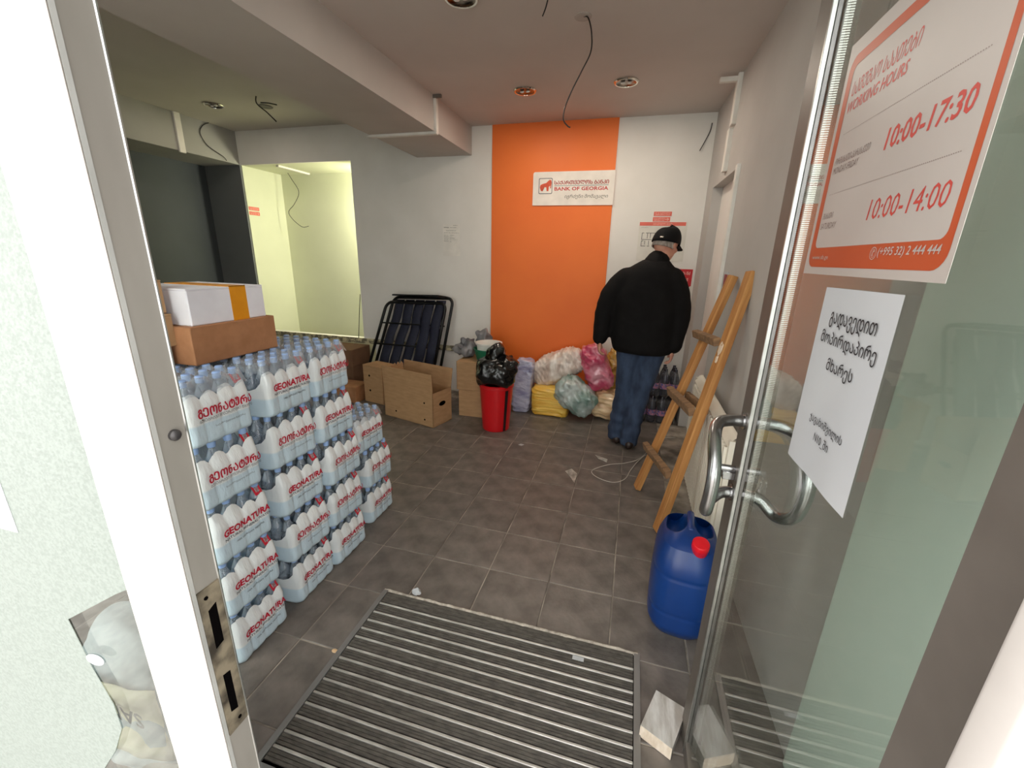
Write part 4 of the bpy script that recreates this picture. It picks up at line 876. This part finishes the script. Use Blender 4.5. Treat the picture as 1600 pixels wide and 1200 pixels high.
# ------------------------------------------------------------------ radiator, ladder, jerrycan, block
rd = thing('radiator', 'white ribbed radiator on the right wall behind the wooden ladder', 'radiator', (.52, 2.5, .05))
MB().rbox(.496, .532, 1.96, 3.06, .045, .700, .012, 2).build('body', rad_w, rd, smooth=True)
q = MB()
for k in range(26):
    yy = 1.965 + k * .0422; q.rbox(.476, .498, yy, yy + .024, .06, .690, .005, 2)
q.build('ribs', rad_w, rd, kind='stuff')
q = MB(); q.grid(lambda u, v: (.484 + .047 * v, 1.945 + 1.13 * u, .695 + .055 * math.sin(v * PI * .5 + .15)), 3, 9); q.box(.490, .531, 1.94, 1.965, .05, .73); q.box(.490, .531, 3.06, 3.08, .05, .73); q.build('top_cover', rad_w, rd, smooth=True)
MB().lathe([(.016, 0), (.018, .004), (.018, .035), (.013, .042)], 14, M=Matrix.Translation((.50, 1.90, .60)) @ Matrix.Rotation(PI / 2, 4, 'Y')).build('valve', rad_w, rd, smooth=True)
MB().tube([(.51, 1.945, .60), (.51, 1.90, .60), (.53, 1.89, .55), (.54, 1.89, .02)], .009, 8).build('pipe', rad_w, rd, smooth='all')

ld = thing('wooden_ladder', 'home-made wooden ladder with three rungs leaning on the right wall', 'ladder', (.25, 2.5, 0))
A1, B1 = Vector((.165, 2.700, 0)), Vector((.545, 2.725, 1.431)); A2, B2 = Vector((.278, 2.243, 0)), Vector((.580, 2.470, 1.460))
def beam(a, b, wdir, w_, t_, name, m, par, ext=0.0):
    ax = (b - a).normalized(); wd = (wdir - ax * wdir.dot(ax)).normalized(); td = ax.cross(wd)
    L = (b - a).length; M = Matrix((wd.to_4d(), td.to_4d(), ax.to_4d(), (0, 0, 0, 1))).transposed()
    M = Matrix(((wd.x, td.x, ax.x, a.x), (wd.y, td.y, ax.y, a.y), (wd.z, td.z, ax.z, a.z), (0, 0, 0, 1)))
    o = MB().rbox(-w_ / 2, w_ / 2, -t_ / 2, t_ / 2, 0, L, .003, 1).build(name, m, None)
    o.parent = par; o.matrix_basis = MW(par).inverted() @ M; return o
side = (A1 - A2).normalized()
r1 = beam(A1 + Vector((0, 0, .006)), B1, side, .062, .036, 'rail', wood, ld)
r2 = beam(A2 + Vector((0, 0, .006)), B2, side, .066, .040, 'rail', wood, ld)
front = Vector((-.95, -.1, .3)).normalized()
for k, (ta, tb, ext, ww) in enumerate(((.205, .222, .045, .050), (.482, .478, .050, .056), (.748, .742, .055, .044))):
    pa = A1 + (B1 - A1) * ta; pb = A2 + (B2 - A2) * tb; d = (pb - pa).normalized()
    pa = pa - d * (ext + .03) + front * .036; pb = pb - d * .028 + front * .036
    beam(pa, pb, Vector((-.25, 0, 1)), ww, .038, 'rung', wood_e, ld)
pa = A1 + (B1 - A1) * .50; pb = A2 + (B2 - A2) * .50; d = (pb - pa).normalized()
beam(pa - front * .034 + d * .02, pb - front * .034 - d * .02, Vector((0, 0, 1)), .045, .028, 'back_rung', wood_e, ld)
def splash(rail, z, s_):
    q = blob((0, 0, 0), (.018 * s_, .004, .03 * s_), (0, 0, 0), .008, 60, z * 9, 2, 16, 10)
    o = q.build('plaster_splash', plaster_s, rail, smooth='all', local=True); o.location = (0.0, 0.0195 if True else 0, z)
splash(r2, 1.09, 1.3); splash(r2, 1.03, .8)

jc = thing('jerrycan', 'blue plastic jerrycan with red cap on the floor by the open door', 'jerrycan', (.330, 1.650, 0), math.radians(-6))
JX, JY = .128, .172
def jring(z):
    if z < .07: k = .78 + .21 * math.sin(z / .07 * PI / 2)
    elif z < .31: k = .99 + .025 * math.sin((z - .07) / .24 * PI)
    else: k = .99 - .26 * ((z - .31) / .125) ** 2
    for g in (.13, .30):
        if abs(z - g) < .008: k -= .010
    return k
def jfn(u, v):
    a = 2 * PI * u; z = .418 * v; k = jring(z); e = 2 / 3.2
    sx = math.copysign(abs(math.cos(a)) ** e, math.cos(a)); sy = math.copysign(abs(math.sin(a)) ** e, math.sin(a))
    return (sx * JX * k, sy * JY * k, z)
def jtop(u, v):
    a = 2 * PI * u; x, y, z = jfn(u, 1.0); r = 1 - v; x *= r; y *= r
    z += .048 * (1 - r ** 2.6)
    for sx in (-1, 1):   # finger hollows either side of the carrying bar
        dx = (x - sx * .050) / .034; dy = (y - .045) / .085; d = dx * dx + dy * dy
        if d < 1.6: z -= .075 * max(0, 1 - d / 1.6) ** .6
    return (x, y, z)
q = MB(); q.grid(jfn, 72, 80, cu=True); q.grid(jtop, 72, 30, cu=True); q.f.append(tuple(range(71, -1, -1)))
bm_ = q.build('body', jer_b, jc, smooth='all', local=True)
MB().rbox(-.015, .015, -.05, .095, .440, .470, .012, 3).build('carrying_bar', jer_b, jc, smooth=True, local=True)
MB().lathe([(.030, -.03), (.030, 0), (.032, .004), (.032, .030), (.029, .034), (.002, .035)], 24, M=Matrix.Translation((.035, -.118, .436)) @ Matrix.Rotation(.3, 4, 'X')).build('screw_cap', cap_r, jc, smooth=True, local=True)

wbk_ = thing('wood_block', 'white painted wooden block wedged by the foot of the open door', 'wood block', (.24, 1.11, 0), 0)
P0 = [(.168, 1.075, .002), (.262, 1.030, .002), (.318, 1.172, .002), (.222, 1.212, .002)]
q = MB(); q.hexa([(p[0], p[1], .002) for p in P0] + [(p[0], p[1], .052) for p in P0]); q.build('block', block_m, wbk_)
q = MB(); q.hexa([(.1676, 1.0745, .003), (.2616, 1.0295, .003), (.2624, 1.0312, .003), (.1684, 1.0762, .003), (.1676, 1.0745, .051), (.2616, 1.0295, .051), (.2624, 1.0312, .051), (.1684, 1.0762, .051)]); q.build('raw_end', block_e, wbk_)

# sack and stone seen through the bare corner of the left window
sk = thing('cement_sack', 'grey sack with dark lettering seen through the bare corner of the left window', 'sack', (-1.14, .60, 0))
clampz(blob((-1.17, .575, .29), (.155, .075, .29), (0, 0, 0), .025, 8, 9.1, 3.6, 80, 50, .1), .002).build('sack_body', sack_m, sk, smooth='all')
q = MB(); q.grid(lambda u, v: (-1.31 + .28 * u, .485 + .012 * noise.noise((u * 4, v * 3, 1)) + .02 * (abs(u - .5) * 2) ** 3, .22 + .24 * v), 14, 10); o = q.build('printed_band', sack_y, sk, smooth='all'); o.modifiers.new('thickness', 'SOLIDIFY').thickness = .004
line('lettering', ink, sk, 'SANA', (-1.03, .470, .43), (-1, 0, 0), (0, 0, -1), .17, .05, .02)
clampz(blob((-.93, .405, .17), (.10, .075, .17), (0, 0, .2), .02, 9, 6.1, 3.4, 40, 30, .1), .002).build('rough_stone', rock_m, smooth='all', label='rough pale stone block on the floor close behind the left window', cat='stone')
MB().prism([(-.629 + .017 * math.cos(a_), .982 + .009 * math.sin(a_) + .17 * .017 * math.cos(a_)) for a_ in [2 * PI * i / 20 for i in range(20)]], .2604, .2612, 'y').build('oval_sticker', paper_m, label='small white oval sticker on the bare corner of the left window', cat='sticker')

# ------------------------------------------------------------------ the man
def remesh(mb, name, m, parent, voxel, smooth_it=6, local=True, disp=None):
    me = bpy.data.meshes.new(name); me.from_pydata(mb.v, [], mb.f)
    bm = bmesh.new(); bm.from_mesh(me); bmesh.ops.recalc_face_normals(bm, faces=bm.faces); bm.to_mesh(me); bm.free()
    o = bpy.data.objects.new('tmp', me); COL.objects.link(o)
    r = o.modifiers.new('r', 'REMESH'); r.mode = 'VOXEL'; r.voxel_size = voxel
    s = o.modifiers.new('s', 'SMOOTH'); s.iterations = smooth_it; s.factor = .5
    bpy.context.view_layer.update()
    e = o.evaluated_get(bpy.context.evaluated_depsgraph_get()); new = bpy.data.meshes.new_from_object(e)
    bpy.data.objects.remove(o); bpy.data.meshes.remove(me)
    new.name = name
    if disp:
        nv = [disp(v.co, v.normal) for v in new.vertices]
        for v, p in zip(new.vertices, nv): v.co = p
    new.materials.clear(); new.materials.append(m); new.polygons.foreach_set('use_smooth', [True] * len(new.polygons)); new.update()
    ob = bpy.data.objects.new(name, new); COL.objects.link(ob); ob.parent = parent; return ob
def rings(mb, R, n=28):   # R: (cx,cy,z,rx,ry)
    vs = []
    for cx, cy, z, rx, ry in R:
        for j in range(n): a = 2 * PI * j / n; vs.append((cx + rx * math.cos(a), cy + ry * math.sin(a), z))
    k = len(R); fs = [(i * n + j, i * n + (j + 1) % n, (i + 1) * n + (j + 1) % n, (i + 1) * n + j) for i in range(k - 1) for j in range(n)]
    fs += [tuple(range(n - 1, -1, -1)), tuple((k - 1) * n + j for j in range(n))]
    return mb.add(vs, fs)
def limb(mb, P, Rr, n=16):
    mb.tube(arc(P, 5), [Rr[min(int(i / 5), len(Rr) - 2)] * (1 - (i / 5 - int(i / 5))) + Rr[min(int(i / 5) + 1, len(Rr) - 1)] * (i / 5 - int(i / 5)) if i < 5 * (len(P) - 1) else Rr[-1] for i in range(5 * (len(P) - 1) + 1)], n)
    mb.ell(P[0], (Rr[0],) * 3, 12, 8); mb.ell(P[-1], (Rr[-1],) * 3, 12, 8); return mb
man = thing('person', 'man in black cap, black jacket and blue jeans seen from behind', 'person', (.07, 3.44, 0))
HC = Vector((.135, .055, 1.625)); HR = Matrix.Translation(HC) @ Euler((-.28, 0, math.radians(-42))).to_matrix().to_4x4()   # head frame: +Y is the face
bd_ = MB()
# head, face
hd = MB(); hd.ell((0, -.005, .010), (.076, .096, .108), 24, 16); hd.ell((0, .030, -.050), (.058, .062, .068), 20, 12); hd.ell((0, .052, -.088), (.034, .036, .026), 14, 8)
hd.ell((0, .100, -.018), (.013, .018, .026), 12, 8); hd.ell((0, .092, .012), (.010, .012, .03), 10, 6)
for s_ in (-1, 1):
    hd.ell((s_ * .030, .080, .014), (.014, .012, .010), 10, 6); hd.ell((s_ * .030, .085, .032), (.022, .010, .008), 10, 6); hd.ell((s_ * .079, -.005, -.015), (.008, .020, .032), 12, 8); hd.ell((s_ * .045, .062, -.03), (.02, .022, .02), 10, 6)
hd.ell((0, .093, -.056), (.024, .008, .006), 12, 6); hd.ell((0, .090, -.068), (.020, .009, .007), 12, 6)
bd_.add(hd.v, hd.f, HR)
limb(bd_, [(.075, .0, 1.42), (.10, .02, 1.50), (.125, .045, 1.575)], [.066, .060, .058])
rings(bd_, [(.04, 0, .84, .15, .10), (.04, 0, 1.0, .145, .10), (.04, 0, 1.2, .16, .11), (.04, 0, 1.36, .165, .10), (.06, 0, 1.44, .09, .07)])
ARM = {-1: [(-.155, 0, 1.385), (-.245, -.01, 1.135), (-.285, -.045, .905)], 1: [(.225, .0, 1.375), (.275, -.01, 1.12), (.272, -.045, .875)]}
for s_ in (-1, 1): limb(bd_, ARM[s_], [.05, .042, .029])
LEG = {-1: [(-.045, 0, .86), (-.045, .02, .47), (-.075, .03, .09)], 1: [(.125, 0, .86), (.065, .0, .47), (.030, -.06, .09)]}
for s_ in (-1, 1):
    limb(bd_, LEG[s_], [.085, .055, .042]); a = LEG[s_][2]; limb(bd_, [(a[0], a[1] - .03, .05), (a[0] + .012 * s_, a[1] + .13, .035)], [.034, .026])
# hands: palm, four unequal bent fingers, thumb
for s_ in (-1, 1):
    wv = Vector(ARM[s_][2]); M = Matrix.Translation(wv) @ Euler((.10, 0, 0)).to_matrix().to_4x4() @ Matrix.Rotation(s_ * -.25 + (PI if s_ > 0 else 0) * 0, 4, 'Z')
    h = MB(); h.rbox(-.013, .013, -.038, .038, -.092, .004, .011, 2); limb(h, [(0, 0, .02), (0, 0, -.02)], [.027, .024])
    for k, (yo, L_) in enumerate(((.031, .070), (.011, .080), (-.010, .074), (-.030, .058))):
        c = -s_ * 1.0
        h.tube(arc([(0, yo, -.078), (c * .004, yo * 1.02, -.088 - L_ * .36), (c * .022, yo * 1.0, -.088 - L_ * .66), (c * .044, yo * .95, -.088 - L_ * .74)], 4), [.0092] * 9 + [.0088, .0085, .008, .0075], 8)
    h.tube(arc([(0, .030, -.030), (-s_ * .014, .050, -.055), (-s_ * .026, .050, -.088), (-s_ * .034, .040, -.108)], 4), [.0115] * 9 + [.0105, .010, .009, .008], 8)
    bd_.add(h.v, h.f, M)
remesh(bd_, 'body', skin, man, .0055, 3)
# jeans
jn = MB()
rings(jn, [(.04, 0, .80, .192, .135), (.04, 0, .90, .185, .130), (.04, 0, 1.0, .175, .125)])
limb(jn, [(-.048, .0, .84), (-.046, .015, .47), (-.078, .03, .20), (-.083, .028, .075)], [.106, .082, .072, .074])
limb(jn, [(.130, .0, .84), (.068, -.004, .47), (.036, -.05, .20), (.028, -.062, .060)], [.108, .085, .074, .077])
def jd(co, no):
    z = co.z; f = .006 * noise.noise((co.x * 9, co.y * 9, z * 7)) + .005 * math.sin(z * 60 + 4 * noise.noise((co.x * 6, 0, z * 4))) * (1 if z < .30 else .35)
    p = co + no * f; return Vector((p.x, p.y, max(p.z, .03)))
remesh(jn, 'jeans', denim, man, .011, 4, disp=jd)
# jacket
jk = MB()
rings(jk, [(.05, -.01, .805, .215, .150), (.047, -.01, .84, .236, .168), (.04, -.01, .95, .245, .172), (.036, 0, 1.12, .248, .170), (.036, 0, 1.27, .240, .158), (.042, 0, 1.36, .215, .140), (.046, .0, 1.415, .195, .125), (.056, .0, 1.455, .155, .11), (.072, .010, 1.49, .112, .095), (.084, .018, 1.510, .092, .086)], 32)
limb(jk, [(-.125, -.002, 1.360), (-.215, -.01, 1.26), (-.262, -.012, 1.11), (-.283, -.040, .905)], [.090, .088, .078, .060])
limb(jk, [(.205, -.002, 1.365), (.262, -.01, 1.25), (.290, -.012, 1.10), (.275, -.040, .875)], [.092, .090, .080, .062])
def kd(co, no):
    f = .006 * noise.noise(co * 6) + .0025 * (1 - abs(noise.noise(Vector((co.x * 5, co.y * 5, co.z * 11)))) * 3)
    return co + no * f
remesh(jk, 'jacket', blackcloth, man, .012, 5, disp=kd)
cl = MB(); limb(cl, [(.076, .010, 1.462), (.088, .018, 1.492)], [.098, .090]); remesh(cl, 'collar', blackcloth, man, .010, 3)
# hair: short grey band under the cap
hm = MB(); hm.grid(lambda u, v: tuple(HR @ Vector(((.0805) * math.cos(PI * (1.02 * u - 1.01)), -.006 + .100 * math.sin(PI * (1.02 * u - 1.01)), -.040 + .075 * v))) , 26, 6)
ho = hm.build('hair', hair_m, man, smooth='all', local=True); sm = ho.modifiers.new('thickness', 'SOLIDIFY'); sm.thickness = .008; sm.offset = 0
cp = MB()
def capfn(u, v):
    a = 2 * PI * u; b = v * PI / 2
    return tuple(HR @ Vector((.095 * math.cos(a) * math.cos(b) ** .72, -.004 + .116 * math.sin(a) * math.cos(b) ** .72, .004 + .016 * math.sin(a) + .124 * math.sin(b))))
cp.grid(capfn, 36, 12, cu=True); co = cp.build('cap', capcloth, man, smooth='all', local=True); sm = co.modifiers.new('thickness', 'SOLIDIFY'); sm.thickness = .005; sm.offset = 1
br = MB(); br.grid(lambda u, v: tuple(HR @ Vector(((u - .5) * .160 * (1 - .12 * v), .100 * math.cos((u - .5) * 1.9) + .080 * v * math.cos((u - .5) * 1.6), .020 - .014 * v - .05 * (u - .5) ** 2))), 15, 6)
bo = br.build('cap_brim', capcloth, co, smooth='all', local=True); sm = bo.modifiers.new('thickness', 'SOLIDIFY'); sm.thickness = .005
MB().rbox(-.013, .013, -.128, -.120, .006, .018, .003, 1).build('cap_clasp', chrome, co, local=True).matrix_basis = HR @ Matrix.Rotation(.35, 4, 'Z')
MB().ell((0, -.004, .129), (.007, .007, .004), 10, 6, M=HR).build('cap_button', capcloth, co, smooth='all', local=True)
for s_ in (-1, 1):
    a = LEG[s_][2]; sh = MB(); limb(sh, [(a[0], a[1] - .045, .042), (a[0] + .006 * s_, a[1] + .06, .042), (a[0] + .014 * s_, a[1] + .155, .036)], [.040, .043, .034]); sh.v = [(p[0], p[1], max(p[2], .001)) for p in sh.v]
    o = remesh(sh, 'shoe', shoe_m, man, .007, 2)
